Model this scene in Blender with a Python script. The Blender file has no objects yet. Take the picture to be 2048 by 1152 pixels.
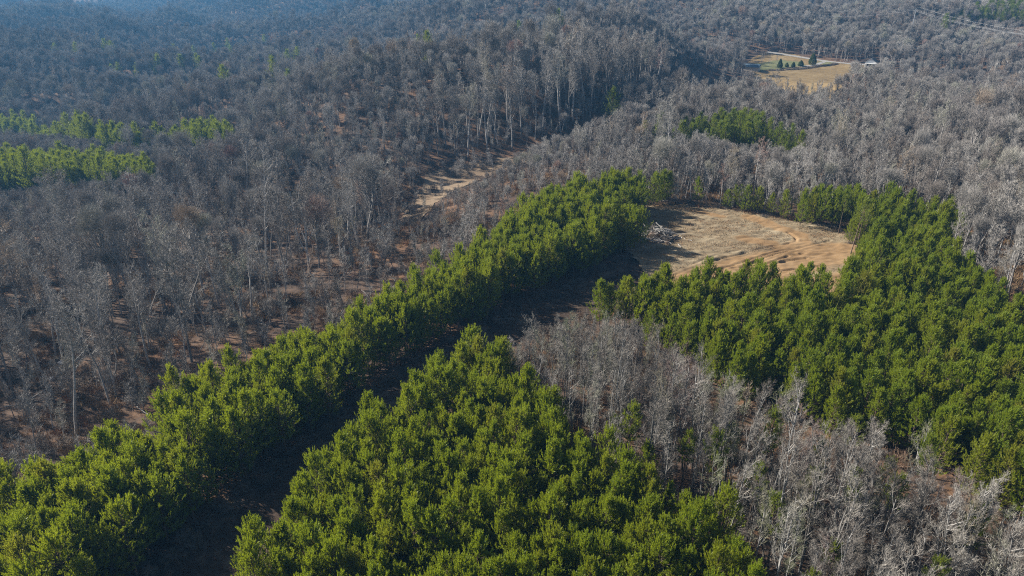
import bpy, math, random
import numpy as np
from mathutils import Vector

random.seed(4)
rng = np.random.default_rng(11)
R = math.radians
scene = bpy.context.scene
COL = scene.collection

# ------------------------------------------------------------------ camera
CAM_H, PITCH, F = 60.0, R(25.0), 1435.0          # F: focal length in pixels of the 2048 wide frame
cam_d = bpy.data.cameras.new('camera')
cam_d.sensor_width = 36.0
cam_d.lens = F / 2048 * 36
cam_d.clip_start, cam_d.clip_end = 1.0, 9000.0
cam = bpy.data.objects.new('camera', cam_d)
COL.objects.link(cam)
cam.location = (0, 0, CAM_H)
cam.rotation_euler = (math.pi / 2 - PITCH, 0, 0)
scene.camera = cam

# ------------------------------------------------------------------ light
SUN_AZ, SUN_EL = R(-68.0), R(34.0)               # azimuth clockwise from +Y
world = bpy.data.worlds.new('World')
scene.world = world
world.use_nodes = True
wn = world.node_tree
bg = wn.nodes['Background']
sky = wn.nodes.new('ShaderNodeTexSky')
sky.sky_type = 'NISHITA'
sky.sun_disc = False
sky.sun_elevation = SUN_EL
sky.sun_rotation = SUN_AZ
wn.links.new(sky.outputs[0], bg.inputs[0])
bg.inputs[1].default_value = 0.05
sun_d = bpy.data.lights.new('sun', 'SUN')
sun_d.energy = 5.0
sun_d.angle = R(0.5)
sun_d.color = (1.0, 0.945, 0.86)
sun = bpy.data.objects.new('sun', sun_d)
COL.objects.link(sun)
to_sun = Vector((math.sin(SUN_AZ) * math.cos(SUN_EL), math.cos(SUN_AZ) * math.cos(SUN_EL), math.sin(SUN_EL)))
sun.rotation_euler = to_sun.to_track_quat('Z', 'Y').to_euler()
sun.location = to_sun * 200

scene.view_settings.view_transform = 'Standard'
scene.view_settings.look = 'None'
scene.view_settings.exposure = 1.5
scene.view_settings.gamma = 1.0
scene.render.engine = 'CYCLES'
scene.cycles.use_denoising = False
scene.render.filter_size = 1.15
scene.cycles.filter_width = 1.15
cy = scene.cycles
cy.max_bounces = 5
cy.diffuse_bounces = 2
cy.glossy_bounces = 1
cy.transmission_bounces = 3
cy.volume_bounces = 0
cy.transparent_max_bounces = 4
cy.caustics_reflective = cy.caustics_refractive = False

# ------------------------------------------------------------------ terrain
def sstep(a, b, x):
    t = np.clip((x - a) / (b - a), 0, 1)
    return t * t * (3 - 2 * t)

def _hash(ix, iy, seed):
    h = (ix * 374761393 + iy * 668265263 + seed * 982451653) & 0x7fffffff
    h = ((h ^ (h >> 13)) * 1274126177) & 0x7fffffff
    return ((h ^ (h >> 16)) & 0xffff) / 65535.0

def vnoise(x, y, seed=0):
    x = np.asarray(x, float); y = np.asarray(y, float)
    ix, iy = np.floor(x).astype(np.int64), np.floor(y).astype(np.int64)
    fx, fy = x - ix, y - iy
    fx, fy = fx * fx * fx * (fx * (fx * 6 - 15) + 10), fy * fy * fy * (fy * (fy * 6 - 15) + 10)
    a, b = _hash(ix, iy, seed), _hash(ix + 1, iy, seed)
    c, d = _hash(ix, iy + 1, seed), _hash(ix + 1, iy + 1, seed)
    return (a * (1 - fx) + b * fx) * (1 - fy) + (c * (1 - fx) + d * fx) * fy

def along(x, y, line, wd):
    """1 on a line, falling off over wd metres"""
    best = np.full(x.shape, 1e9)
    for (ax, ay), (bx, by) in zip(line[:-1], line[1:]):
        dx, dy = bx - ax, by - ay
        t = np.clip(((x - ax) * dx + (y - ay) * dy) / (dx * dx + dy * dy), 0, 1)
        best = np.minimum(best, np.hypot(x - ax - t * dx, y - ay - t * dy))
    return np.exp(-(best / wd) ** 2)

def terrain(x, y):
    x = np.asarray(x, float); y = np.asarray(y, float)
    d = np.sqrt(x * x + y * y)
    side = x / (np.abs(y) + 60.0)
    w = 1 - sstep(-0.42, 0.10, side)
    left = -46 * (1 - np.exp(-np.maximum(d - 70, 0) / 480)) * w
    right = (-7.5 * sstep(250, 420, y) + 17 * sstep(490, 660, y) - 13 * sstep(690, 900, y)) * (1 - w)
    calm = 1 - 0.9 * np.exp(-((x - 185) / 90) ** 2 - ((y - 430) / 75) ** 2) - 0.9 * np.exp(-((x + 150) / 110) ** 2 - ((y - 275) / 60) ** 2)
    amp = sstep(170, 330, d - 60 * (1 - w)) * np.clip(calm, 0, 1)
    q = vnoise(x / 120 + 3.1, y / 105 + 0.4, 7)
    ridge = 1 - np.abs(2 * q - 1)
    n = 24 * (ridge - 0.55) + 7 * (vnoise(x / 55, y / 50, 19) - 0.5)
    q2 = vnoise(x / 260 + 9.7, y / 190 + 2.2, 23)
    n2 = 40 * (1 - np.abs(2 * q2 - 1) - 0.55) * sstep(480, 800, d)
    creek = -9 * along(x, y, [(-42, 205), (-20, 240), (20, 265), (75, 330), (120, 420)], 26)
    back = 18 * along(x, y, [(-62, 322), (0, 322), (48, 385), (66, 455)], 38)
    return left + right + amp * n + n2 * np.clip(calm, 0, 1) + creek + back

def ray(px, py):
    a = np.array([(px - 1024) / F, -(py - 576) / F, -1.0])
    c, s = math.cos(math.pi / 2 - PITCH), math.sin(math.pi / 2 - PITCH)
    return np.array([a[0], a[1] * c - a[2] * s, a[1] * s + a[2] * c])

def W(px, py, zo=0.0):
    """the point of the ground (lifted by zo) seen at a pixel of the photograph"""
    v = ray(px, py)
    t, step = 40.0, 2.0
    while t < 6000:
        p = v * t
        if CAM_H + p[2] < terrain(p[0], p[1]) + zo:
            break
        t += step
        step = 2 + t * 0.004
    lo, hi = t - step - 2, t
    for _ in range(18):
        m = (lo + hi) / 2
        p = v * m
        if CAM_H + p[2] < terrain(p[0], p[1]) + zo: hi = m
        else: lo = m
    p = v * hi
    return float(p[0]), float(p[1])

def project(x, y, z):
    c, s = math.cos(math.pi / 2 - PITCH), math.sin(math.pi / 2 - PITCH)
    X, Y, Z = x, y, z - CAM_H
    cy_, cz_ = Y * c + Z * s, -Y * s + Z * c
    dep = -cz_
    dep = np.where(dep > 1, dep, 1)
    return 1024 + F * X / dep, 576 - F * cy_ / dep, dep

def poly(pts):
    return np.array([W(p[0], p[1], p[2] if len(p) > 2 else 0.0) for p in pts])

def inside(P, x, y):
    x = np.asarray(x); y = np.asarray(y)
    r = np.zeros(x.shape, bool)
    j = len(P) - 1
    for i in range(len(P)):
        xi, yi = P[i]; xj, yj = P[j]
        c = ((yi > y) != (yj > y)) & (x < (xj - xi) * (y - yi) / ((yj - yi) if yj != yi else 1e-9) + xi)
        r ^= c
        j = i
    return r

def edge_dist(P, x, y, closed=True):
    x = np.asarray(x, float); y = np.asarray(y, float)
    best = np.full(x.shape, 1e9)
    n = len(P)
    for i in range(n if closed else n - 1):
        a, b = np.array(P[i]), np.array(P[(i + 1) % n])
        ab = b - a
        t = np.clip(((x - a[0]) * ab[0] + (y - a[1]) * ab[1]) / max(ab @ ab, 1e-9), 0, 1)
        best = np.minimum(best, np.hypot(x - a[0] - t * ab[0], y - a[1] - t * ab[1]))
    return best

# ------------------------------------------------------------------ zones (outlines measured on the photograph, standing in the world)
STRIP = poly([(-420, 1110, 8), (-150, 985, 8), (0, 940, 8.5), (60, 936, 8.5), (120, 905, 8.5), (230, 868, 8.5), (308, 848, 8.5), (318, 790, 9), (372, 738, 9),
              (445, 722, 9), (540, 688, 9), (640, 650, 9), (740, 608, 9), (800, 568, 9), (860, 530, 9), (930, 488, 9), (1000, 440, 9),
              (1070, 385, 9), (1150, 360, 9), (1230, 346, 9), (1300, 352, 9), (1338, 368, 8), (1335, 396, 1), (1303, 405, 1), (1278, 432, 1), (1225, 462, 1),
              (1262, 470, 1), (1284, 490, 1), (1280, 512, 1), (1200, 545, 1), (1090, 592, 1), (1000, 642, 1), (880, 690, 1), (830, 730, 1), (720, 802, 1),
              (690, 835, 1), (600, 905, 1), (500, 965, 1), (420, 1020, 1), (330, 1095, 1), (250, 1170, 1), (60, 1360, 1), (-420, 1360, 1)])
BLOCK = poly([(330, 1290, 8), (420, 1155, 8), (480, 1072, 8), (560, 987, 8), (640, 915, 8), (700, 842, 8), (780, 772, 8), (850, 732, 8), (900, 700, 8), (960, 676, 8),
              (1028, 682, 8), (1008, 742, 8), (1060, 772, 7), (1108, 772, 7), (1130, 812, 7), (1118, 880, 6), (1190, 915, 6), (1290, 892, 8), (1332, 965, 7),
              (1430, 1012, 7), (1475, 1085, 7), (1500, 1150, 7), (1540, 1360, 7), (330, 1360, 8)])
RIGHT = poly([(1176, 600, 8), (1200, 568, 8), (1290, 548, 8), (1380, 540, 8), (1440, 527, 8), (1540, 527, 8), (1640, 546, 8), (1700, 542, 8), (1712, 545, 1),
              (1730, 520, 1), (1708, 486, 1), (1690, 468, 1), (1640, 452, 1), (1600, 446, 1), (1596, 392, 7), (1640, 378, 8), (1750, 382, 8), (1850, 396, 8), (1922, 406, 8),
              (1905, 440, 8), (1888, 482, 8), (1960, 532, 8), (2048, 592, 8), (2200, 680, 8), (2420, 800, 8), (2420, 1110, 5), (2048, 985, 5), (1960, 965, 4), (1900, 925, 4),
              (1830, 868, 4), (1760, 842, 4), (1700, 862, 3), (1640, 852, 3), (1600, 802, 4), (1520, 792, 3), (1440, 772, 3), (1390, 702, 3), (1290, 652, 4), (1180, 620, 3)])
CLEAR = poly([(1302, 408), (1400, 417), (1500, 428), (1560, 438), (1640, 450), (1692, 468), (1722, 500), (1740, 530), (1745, 580), (1680, 640), (1500, 650), (1390, 640),
              (1340, 622), (1300, 596), (1285, 560), (1280, 530), (1225, 480), (1268, 440)])
TRACK = poly([(1262, 505), (1200, 538), (1090, 586), (1000, 636), (880, 686), (720, 796), (600, 896), (500, 958), (430, 1020), (352, 1094), (290, 1160), (130, 1340),
              (330, 1340, 6), (420, 1155, 6), (480, 1072, 6), (560, 987, 6), (640, 915, 6), (700, 842, 6), (780, 772, 6), (850, 732, 6), (900, 705, 6), (960, 682, 4),
              (1070, 660, 0), (1190, 625, 0), (1300, 630, 0), (1330, 560, 0)])
DWOOD = poly([(1035, 700), (1080, 670), (1175, 650), (1290, 720), (1400, 830), (1500, 900), (1600, 950), (1760, 980), (1900, 1090), (2048, 1130), (2420, 1250), (2420, 1420), (1560, 1420),
              (1500, 1210), (1430, 1075), (1320, 1030), (1180, 970), (1120, 930), (1130, 850), (1060, 800), (1010, 770)])
GLADE = poly([(790, 455), (815, 420), (838, 385), (852, 352), (900, 334), (960, 322), (1030, 313), (1075, 316), (1020, 338), (960, 362), (905, 385), (868, 410), (830, 450)])
PASTURE = poly([(1488, 138), (1500, 118), (1530, 104), (1580, 106), (1620, 118), (1690, 127), (1750, 131), (1740, 136), (1700, 137, 8), (1672, 144, 12), (1630, 150, 12), (1560, 153, 12), (1510, 146, 10)])
WALL = poly([(862, 338), (905, 326), (1045, 304), (1120, 278), (1240, 224), (1330, 195), (1290, 180), (1150, 215), (1000, 262), (860, 285)])
FIELDS = [poly([(190, 83), (260, 78), (370, 79), (365, 83), (250, 86)]), poly([(757, 98), (790, 91), (840, 92), (835, 99), (780, 102)]),
          poly([(400, 118), (425, 116), (428, 124), (405, 126)])]
FARPINE = {
    'band': poly([(-120, 232, 9), (60, 246, 9), (200, 262, 9), (330, 273, 9), (430, 254, 9), (470, 262, 9), (465, 276, 9), (330, 284, 9), (200, 277, 9), (60, 264, 9), (-120, 254, 9)]),
    'block': poly([(-120, 306, 9), (150, 308, 9), (300, 322, 9), (306, 336, 9), (230, 348, 9), (150, 356, 6), (60, 372, 4), (-120, 380, 4)]),
    'patch': poly([(1285, 264, 8), (1380, 247, 8), (1440, 236, 8), (1490, 234, 8), (1540, 258, 8), (1595, 288, 8), (1585, 298, 3), (1500, 296, 3), (1440, 280, 5), (1380, 268, 6), (1300, 274, 6)]),
    'hill': poly([(1905, 30, 9), (1935, 20, 9), (1990, 6, 9), (2120, -2, 9), (2120, 42, 6), (2000, 38, 6), (1940, 38, 6)]),
}

# ------------------------------------------------------------------ helpers
def tag(o, label=None, cat=None, group=None, kind=None):
    if label: o['label'] = label
    if cat: o['category'] = cat
    if group: o['group'] = group
    if kind: o['kind'] = kind
    return o

def mesh_np(name, v, f, mats, mat_idx=None, smooth=False):
    """f: (N,3) or (N,4) int array"""
    v = np.asarray(v, np.float32); f = np.asarray(f, np.int32)
    me = bpy.data.meshes.new(name)
    k = f.shape[1]
    me.vertices.add(len(v)); me.vertices.foreach_set('co', v.ravel())
    me.loops.add(f.size); me.loops.foreach_set('vertex_index', f.ravel())
    me.polygons.add(len(f))
    me.polygons.foreach_set('loop_start', np.arange(0, f.size, k, dtype=np.int32))
    if mat_idx is not None:
        me.polygons.foreach_set('material_index', np.asarray(mat_idx, np.int32))
    me.polygons.foreach_set('use_smooth', np.full(len(f), smooth))
    for m in (mats if isinstance(mats, (list, tuple)) else [mats]):
        me.materials.append(m)
    me.update(calc_edges=True)
    me.validate()
    return me

def link(name, me, parent=None, loc=None):
    o = bpy.data.objects.new(name, me)
    COL.objects.link(o)
    if parent is not None: o.parent = parent
    if loc is not None: o.location = loc
    return o

def empty(name, loc, rz=0.0, s=1.0):
    o = bpy.data.objects.new(name, None)
    o.empty_display_size = 0.3
    COL.objects.link(o)
    o.location = loc; o.rotation_euler = (0, 0, rz); o.scale = (s, s, s)
    return o

class Geo:
    """collects triangles"""
    def __init__(self): self.v, self.f, self.n = [], [], 0
    def add(self, v, f):
        v = np.asarray(v, float).reshape(-1, 3); f = np.asarray(f, int).reshape(-1, 3)
        self.v.append(v); self.f.append(f + self.n); self.n += len(v)
    def tubes(self, p0, p1, r0, r1, n):
        p0 = np.asarray(p0, float).reshape(-1, 3); p1 = np.asarray(p1, float).reshape(-1, 3); N = len(p0)
        if not N: return
        d = p1 - p0; d /= np.linalg.norm(d, axis=1, keepdims=True) + 1e-9
        a = np.where(np.abs(d[:, 2:3]) < 0.9, np.array([[0, 0, 1.0]]), np.array([[1.0, 0, 0]]))
        u = np.cross(d, a); u /= np.linalg.norm(u, axis=1, keepdims=True); w = np.cross(d, u)
        th = np.arange(n) / n * 2 * np.pi
        ring = u[:, None, :] * np.cos(th)[None, :, None] + w[:, None, :] * np.sin(th)[None, :, None]
        r0 = np.broadcast_to(r0, (N,)); r1 = np.broadcast_to(r1, (N,))
        v = np.concatenate([p0[:, None] + ring * r0[:, None, None], p1[:, None] + ring * r1[:, None, None]], 1)
        i = np.arange(n); j = (i + 1) % n
        f = np.concatenate([np.stack([i, j, j + n], 1), np.stack([i, j + n, i + n], 1)])
        F_ = f[None] + (np.arange(N) * 2 * n)[:, None, None]
        self.add(v, F_)
    def lines(self, pl, r0, r1, n):
        """polylines (N,K+1,3) whose radius runs from r0 to r1"""
        N, K1, _ = pl.shape; K = K1 - 1
        r0 = np.broadcast_to(r0, (N,)).astype(float); r1 = np.broadcast_to(r1, (N,)).astype(float)
        for k in range(K):
            a = r0 + (r1 - r0) * k / K; b = r0 + (r1 - r0) * (k + 1) / K
            self.tubes(pl[:, k], pl[:, k + 1], a, b, n)
    def blades(self, p0, p1, wd):
        """one thin triangle each"""
        N = len(p0)
        d = p1 - p0
        rv = rng.normal(size=(N, 3)); s = np.cross(d, rv); s /= np.linalg.norm(s, axis=1, keepdims=True) + 1e-9
        wd = np.broadcast_to(wd, (N,))[:, None] / 2
        v = np.stack([p0 + s * wd, p0 - s * wd, p1], 1)
        self.add(v, np.arange(N * 3))
    def mesh(self, name, mat, smooth=False):
        return mesh_np(name, np.concatenate(self.v), np.concatenate(self.f), mat, smooth=smooth)

def nrm(v): return v / (np.linalg.norm(v, axis=-1, keepdims=True) + 1e-9)

def polyl(base, d, L, K, up=0.0, wob=0.1):
    pts = [base]; d = nrm(d)
    for _ in range(K):
        d = nrm(d + np.array([0, 0, up]) + rng.normal(size=d.shape) * wob)
        pts.append(pts[-1] + d * (np.asarray(L)[:, None] / K))
    return np.stack(pts, 1)

def sprout(pl, n, t0, t1, ang, L, K, up, wob, taper=0.5):
    """n children on each polyline; L mean length"""
    N, K1, _ = pl.shape; K_ = K1 - 1
    t = t0 + (t1 - t0) * (np.arange(n)[None] + rng.uniform(0, 1, (N, n))) / n
    s = np.clip((t * K_).astype(int), 0, K_ - 1); fr = t * K_ - s
    ii = np.arange(N)[:, None]
    a, b = pl[ii, s], pl[ii, s + 1]
    base = (a + (b - a) * fr[..., None]).reshape(-1, 3)
    tan = nrm(b - a).reshape(-1, 3)
    r = rng.normal(size=tan.shape); pr = nrm(r - (r * tan).sum(1, keepdims=True) * tan)
    an = rng.normal(ang, 0.18, (len(tan), 1))
    d = np.cos(an) * tan + np.sin(an) * pr
    Ls = np.repeat(np.broadcast_to(L, (N,)), n) * (1 - taper * t.ravel()) * rng.uniform(0.75, 1.25, len(tan))
    return polyl(base, d, Ls, K, up, wob)

# ------------------------------------------------------------------ materials
def new_mat(name):
    m = bpy.data.materials.new(name); m.use_nodes = True
    nt = m.node_tree; nt.nodes.clear()
    out = nt.nodes.new('ShaderNodeOutputMaterial')
    return m, nt, out

def ramp(nt, fac, stops):
    r = nt.nodes.new('ShaderNodeValToRGB')
    el = r.color_ramp.elements
    while len(el) < len(stops): el.new(0.5)
    for e, (p, c) in zip(el, stops):
        e.position = p; e.color = (*c, 1)
    nt.links.new(fac, r.inputs[0])
    return r.outputs[0]

def noise(nt, vec, scale, detail=4, rough=0.6):
    n = nt.nodes.new('ShaderNodeTexNoise')
    n.inputs['Scale'].default_value = scale; n.inputs['Detail'].default_value = detail; n.inputs['Roughness'].default_value = rough
    if vec is not None: nt.links.new(vec, n.inputs['Vector'])
    return n.outputs['Fac']

def mixc(nt, fac, a, b, mode='MIX'):
    m = nt.nodes.new('ShaderNodeMix'); m.data_type = 'RGBA'; m.blend_type = mode
    for s, v in ((0, fac), (6, a), (7, b)):
        if hasattr(v, 'links'): nt.links.new(v, m.inputs[s])
        else: m.inputs[s].default_value = v if s == 0 else (*v, 1)
    return m.outputs[2]

def mth(nt, op, a, b=0.5):
    m = nt.nodes.new('ShaderNodeMath'); m.operation = op
    for i, v in enumerate((a, b)):
        if hasattr(v, 'links'): nt.links.new(v, m.inputs[i])
        else: m.inputs[i].default_value = v
    return m.outputs[0]

def needle_mat(name, stops, trans=0.42):
    m, nt, out = new_mat(name)
    oi = nt.nodes.new('ShaderNodeObjectInfo')
    tc = nt.nodes.new('ShaderNodeTexCoord')
    c = ramp(nt, oi.outputs['Random'], stops)
    n = noise(nt, tc.outputs['Object'], 1.7, 3)
    c = mixc(nt, mth(nt, 'MULTIPLY', n, 0.8), c, (0.090, 0.130, 0.009))
    d = nt.nodes.new('ShaderNodeBsdfPrincipled')
    d.inputs['Roughness'].default_value = 0.5
    d.inputs['Specular IOR Level'].default_value = 0.5
    t = nt.nodes.new('ShaderNodeBsdfTranslucent')
    ms = nt.nodes.new('ShaderNodeMixShader'); ms.inputs[0].default_value = trans
    nt.links.new(c, d.inputs['Base Color'])
    nt.links.new(mixc(nt, 0.55, c, (0.36, 0.40, 0.012)), t.inputs['Color'])
    nt.links.new(d.outputs[0], ms.inputs[1]); nt.links.new(t.outputs[0], ms.inputs[2])
    nt.links.new(ms.outputs[0], out.inputs[0])
    return m

def bark_mat(name, stops, scale=3.0, dark=0.55):
    m, nt, out = new_mat(name)
    oi = nt.nodes.new('ShaderNodeObjectInfo'); tc = nt.nodes.new('ShaderNodeTexCoord')
    c = ramp(nt, oi.outputs['Random'], stops)
    n = noise(nt, tc.outputs['Object'], scale, 5)
    c2 = mixc(nt, 1.0, c, (dark, dark, dark), 'MULTIPLY')
    c = mixc(nt, ramp(nt, n, [(0.38, (0, 0, 0)), (0.62, (1, 1, 1))]), c, c2)
    d = nt.nodes.new('ShaderNodeBsdfPrincipled'); d.inputs['Roughness'].default_value = 0.85
    d.inputs['Specular IOR Level'].default_value = 0.2
    nt.links.new(c, d.inputs['Base Color']); nt.links.new(d.outputs[0], out.inputs[0])
    return m

M = {}
M['needle'] = needle_mat('pine_needles', [(0.0, (0.135, 0.195, 0.012)), (0.35, (0.180, 0.240, 0.013)), (0.7, (0.225, 0.270, 0.014)), (0.96, (0.245, 0.255, 0.018)), (1.0, (0.25, 0.20, 0.035))])
M['needle_thin'] = needle_mat('pale_pine_needles', [(0.0, (0.11, 0.14, 0.03)), (1.0, (0.15, 0.17, 0.04))])
M['needle_far'] = needle_mat('far_pine_needles', [(0.0, (0.075, 0.120, 0.014)), (0.6, (0.112, 0.158, 0.015)), (1.0, (0.148, 0.182, 0.018))], 0.36)
M['cedar'] = needle_mat('cedar_needles', [(0.0, (0.025, 0.05, 0.018)), (1.0, (0.05, 0.07, 0.02))], 0.12)
M['pine_bark'] = bark_mat('pine_bark', [(0.0, (0.10, 0.07, 0.05)), (1.0, (0.17, 0.12, 0.09))])
M['bark'] = bark_mat('grey_bark', [(0.0, (0.20, 0.182, 0.168)), (0.5, (0.29, 0.270, 0.252)), (1.0, (0.42, 0.395, 0.37))])
M['bark_pale'] = bark_mat('pale_bark', [(0.0, (0.14, 0.131, 0.120)), (0.5, (0.21, 0.199, 0.184)), (1.0, (0.31, 0.297, 0.277))], 2.0, 0.55)
TW = [(0.0, (0.20, 0.165, 0.140)), (0.30, (0.25, 0.230, 0.208)), (0.80, (0.335, 0.312, 0.285)), (0.94, (0.30, 0.29, 0.225)), (0.98, (0.32, 0.245, 0.18)), (0.995, (0.29, 0.185, 0.155)), (1.0, (0.31, 0.225, 0.185))]
M['twig'] = bark_mat('grey_twigs', TW, 0.5, 0.75)
M['twig_pale'] = bark_mat('pale_twigs', [(0.0, (0.145, 0.126, 0.108)), (0.3, (0.205, 0.184, 0.160)), (0.72, (0.28, 0.258, 0.226)), (0.86, (0.19, 0.20, 0.12)), (0.95, (0.22, 0.165, 0.145)), (1.0, (0.17, 0.13, 0.115))], 0.5, 0.75)
M['twig_dark'] = bark_mat('brown_twigs', [(0.0, (0.165, 0.142, 0.125)), (0.6, (0.235, 0.212, 0.195)), (0.95, (0.26, 0.238, 0.21)), (1.0, (0.26, 0.185, 0.15))], 0.5, 0.75)
M['brush'] = bark_mat('brush_stems', [(0.0, (0.11, 0.090, 0.076)), (0.4, (0.18, 0.158, 0.138)), (0.8, (0.19, 0.155, 0.122)), (1.0, (0.17, 0.098, 0.058))], 0.6, 0.7)
M['dry_grass'] = bark_mat('dry_grass', [(0.0, (0.22, 0.145, 0.075)), (0.5, (0.29, 0.205, 0.115)), (0.9, (0.24, 0.13, 0.06)), (1.0, (0.22, 0.10, 0.045))], 0.6, 0.7)
M['log'] = bark_mat('weathered_wood', [(0.0, (0.18, 0.168, 0.152)), (0.5, (0.34, 0.318, 0.29)), (1.0, (0.52, 0.49, 0.45))], 2.5, 0.55)
M['log_dark'] = bark_mat('dark_bark_log', [(0.0, (0.10, 0.085, 0.075)), (1.0, (0.20, 0.17, 0.15))], 2.5, 0.5)

def ground_mat(name, stops, scale=0.05, fine=1.2, bump=0.4, attr=None, attr_stops=None, streak=None):
    m, nt, out = new_mat(name)
    g = nt.nodes.new('ShaderNodeNewGeometry'); vec = g.outputs['Position']
    if streak:
        mp = nt.nodes.new('ShaderNodeMapping'); mp.inputs['Scale'].default_value = streak[0]; mp.inputs['Rotation'].default_value = (0, 0, streak[1])
        nt.links.new(vec, mp.inputs[0]); fvec = mp.outputs[0]
    else: fvec = vec
    a = noise(nt, vec, scale, 6, 0.65); b = noise(nt, fvec, fine, 5, 0.7)
    fac = mth(nt, 'ADD', mth(nt, 'MULTIPLY', a, 0.5), mth(nt, 'MULTIPLY', b, 0.5))
    c = ramp(nt, fac, stops)
    if attr:
        at = nt.nodes.new('ShaderNodeAttribute'); at.attribute_name = attr
        c2 = ramp(nt, fac, attr_stops)
        k = mth(nt, 'ADD', at.outputs['Fac'], mth(nt, 'MULTIPLY', mth(nt, 'SUBTRACT', b, 0.5), 0.7))
        c = mixc(nt, ramp(nt, k, [(0.3, (0, 0, 0)), (0.7, (1, 1, 1))]), c, c2)
    d = nt.nodes.new('ShaderNodeBsdfPrincipled'); d.inputs['Roughness'].default_value = 0.95; d.inputs['Specular IOR Level'].default_value = 0.1
    bp = nt.nodes.new('ShaderNodeBump'); bp.inputs['Strength'].default_value = bump; bp.inputs['Distance'].default_value = 0.5
    nt.links.new(b, bp.inputs['Height']); nt.links.new(bp.outputs[0], d.inputs['Normal'])
    nt.links.new(c, d.inputs['Base Color']); nt.links.new(d.outputs[0], out.inputs[0])
    return m

M['ground'] = ground_mat('leaf_litter', [(0.30, (0.018, 0.014, 0.011)), (0.42, (0.040, 0.028, 0.021)), (0.52, (0.073, 0.050, 0.036)), (0.62, (0.125, 0.068, 0.036)), (0.74, (0.135, 0.108, 0.082))], 0.06, 0.7)
M['clear'] = ground_mat('dry_cut_grass', [(0.32, (0.070, 0.050, 0.030)), (0.45, (0.145, 0.109, 0.066)), (0.56, (0.205, 0.162, 0.102)), (0.68, (0.27, 0.226, 0.155))], 0.09, 0.55, 0.5,
                        'dirt', [(0.30, (0.105, 0.064, 0.031)), (0.5, (0.185, 0.116, 0.057)), (0.7, (0.25, 0.172, 0.096))], ((0.35, 1.6, 1), R(14)))
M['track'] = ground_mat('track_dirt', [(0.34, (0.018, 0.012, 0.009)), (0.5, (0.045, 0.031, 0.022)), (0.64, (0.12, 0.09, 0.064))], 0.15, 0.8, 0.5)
M['pasture'] = ground_mat('gold_pasture', [(0.34, (0.085, 0.060, 0.030)), (0.5, (0.155, 0.108, 0.050)), (0.64, (0.20, 0.148, 0.076))], 0.07, 0.35, 0.5)
M['lawn'] = ground_mat('winter_lawn', [(0.35, (0.075, 0.085, 0.035)), (0.65, (0.13, 0.125, 0.062))], 0.05, 0.4, 0.3)
M['road'] = ground_mat('pale_gravel', [(0.3, (0.17, 0.16, 0.145)), (0.7, (0.25, 0.24, 0.225))], 0.2, 1.0, 0.2)
M['glade'] = ground_mat('straw_grass', [(0.33, (0.07, 0.048, 0.031)), (0.47, (0.14, 0.10, 0.065)), (0.65, (0.21, 0.16, 0.105))], 0.12, 0.7, 0.5, streak=((0.5, 1.6, 1), R(-30)))

def rust(m):
    """patches of rusty fallen leaves, a few tens of metres across"""
    nt = m.node_tree; b = next(n for n in nt.nodes if n.type == 'BSDF_PRINCIPLED')
    old = b.inputs['Base Color'].links[0].from_socket
    g = nt.nodes.new('ShaderNodeNewGeometry')
    f = ramp(nt, noise(nt, g.outputs['Position'], 0.035, 5, 0.7), [(0.48, (0, 0, 0)), (0.66, (0.75, 0.75, 0.75))])
    nt.links.new(mixc(nt, f, old, (0.150, 0.082, 0.042)), b.inputs['Base Color'])
rust(M['ground'])

def flat_mat(name, col, rough=0.6, metal=0.0, var=0.25):
    m, nt, out = new_mat(name)
    tc = nt.nodes.new('ShaderNodeTexCoord'); n = noise(nt, tc.outputs['Object'], 1.5, 4)
    c = mixc(nt, mth(nt, 'MULTIPLY', n, var * 2), col, tuple(x * 0.5 for x in col))
    d = nt.nodes.new('ShaderNodeBsdfPrincipled'); d.inputs['Roughness'].default_value = rough; d.inputs['Metallic'].default_value = metal
    nt.links.new(c, d.inputs['Base Color']); nt.links.new(d.outputs[0], out.inputs[0])
    return m
M['white'] = flat_mat('white_boards', (0.62, 0.62, 0.61)); M['roofgrey'] = flat_mat('grey_roofing', (0.05, 0.05, 0.055)); M['blue'] = flat_mat('blue_metal', (0.045, 0.075, 0.105), 0.6)
M['glass'] = flat_mat('dark_pane', (0.03, 0.035, 0.045), 0.1); M['wire'] = flat_mat('aluminium_wire', (0.42, 0.42, 0.42), 0.6, 0.1, 0.05); M['wood'] = flat_mat('pole_wood', (0.30, 0.25, 0.20), 0.8)
M['stone'] = flat_mat('pale_stone', (0.27, 0.27, 0.28), 0.85); M['steel'] = flat_mat('grey_steel', (0.42, 0.43, 0.44), 0.5, 0.3)
M['brick'] = flat_mat('tan_siding', (0.45, 0.40, 0.34))

# ------------------------------------------------------------------ ground and laid sheets
def axis(segs):
    out = []
    for a, b, s in segs: out += list(np.arange(a, b, s))
    return np.array(out + [segs[-1][1]])
gx = axis([(-3000, -700, 100), (-700, -260, 20), (-260, 360, 5), (360, 800, 20), (800, 3000, 100)])
gy = axis([(-500, -20, 40), (-20, 640, 5), (640, 1400, 20), (1400, 3400, 100)])
GX, GY = np.meshgrid(gx, gy)
nx, ny = len(gx), len(gy)
gv = np.stack([GX, GY, terrain(GX, GY)], -1).reshape(-1, 3)
ii = (np.arange(ny - 1)[:, None] * nx + np.arange(nx - 1)[None]).ravel()
gf = np.stack([ii, ii + 1, ii + nx + 1, ii + nx], 1)
tag(link('ground', mesh_np('ground', gv, gf, M['ground'], smooth=True)), 'brown leaf litter forest floor over rolling hills', kind='structure')

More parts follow.
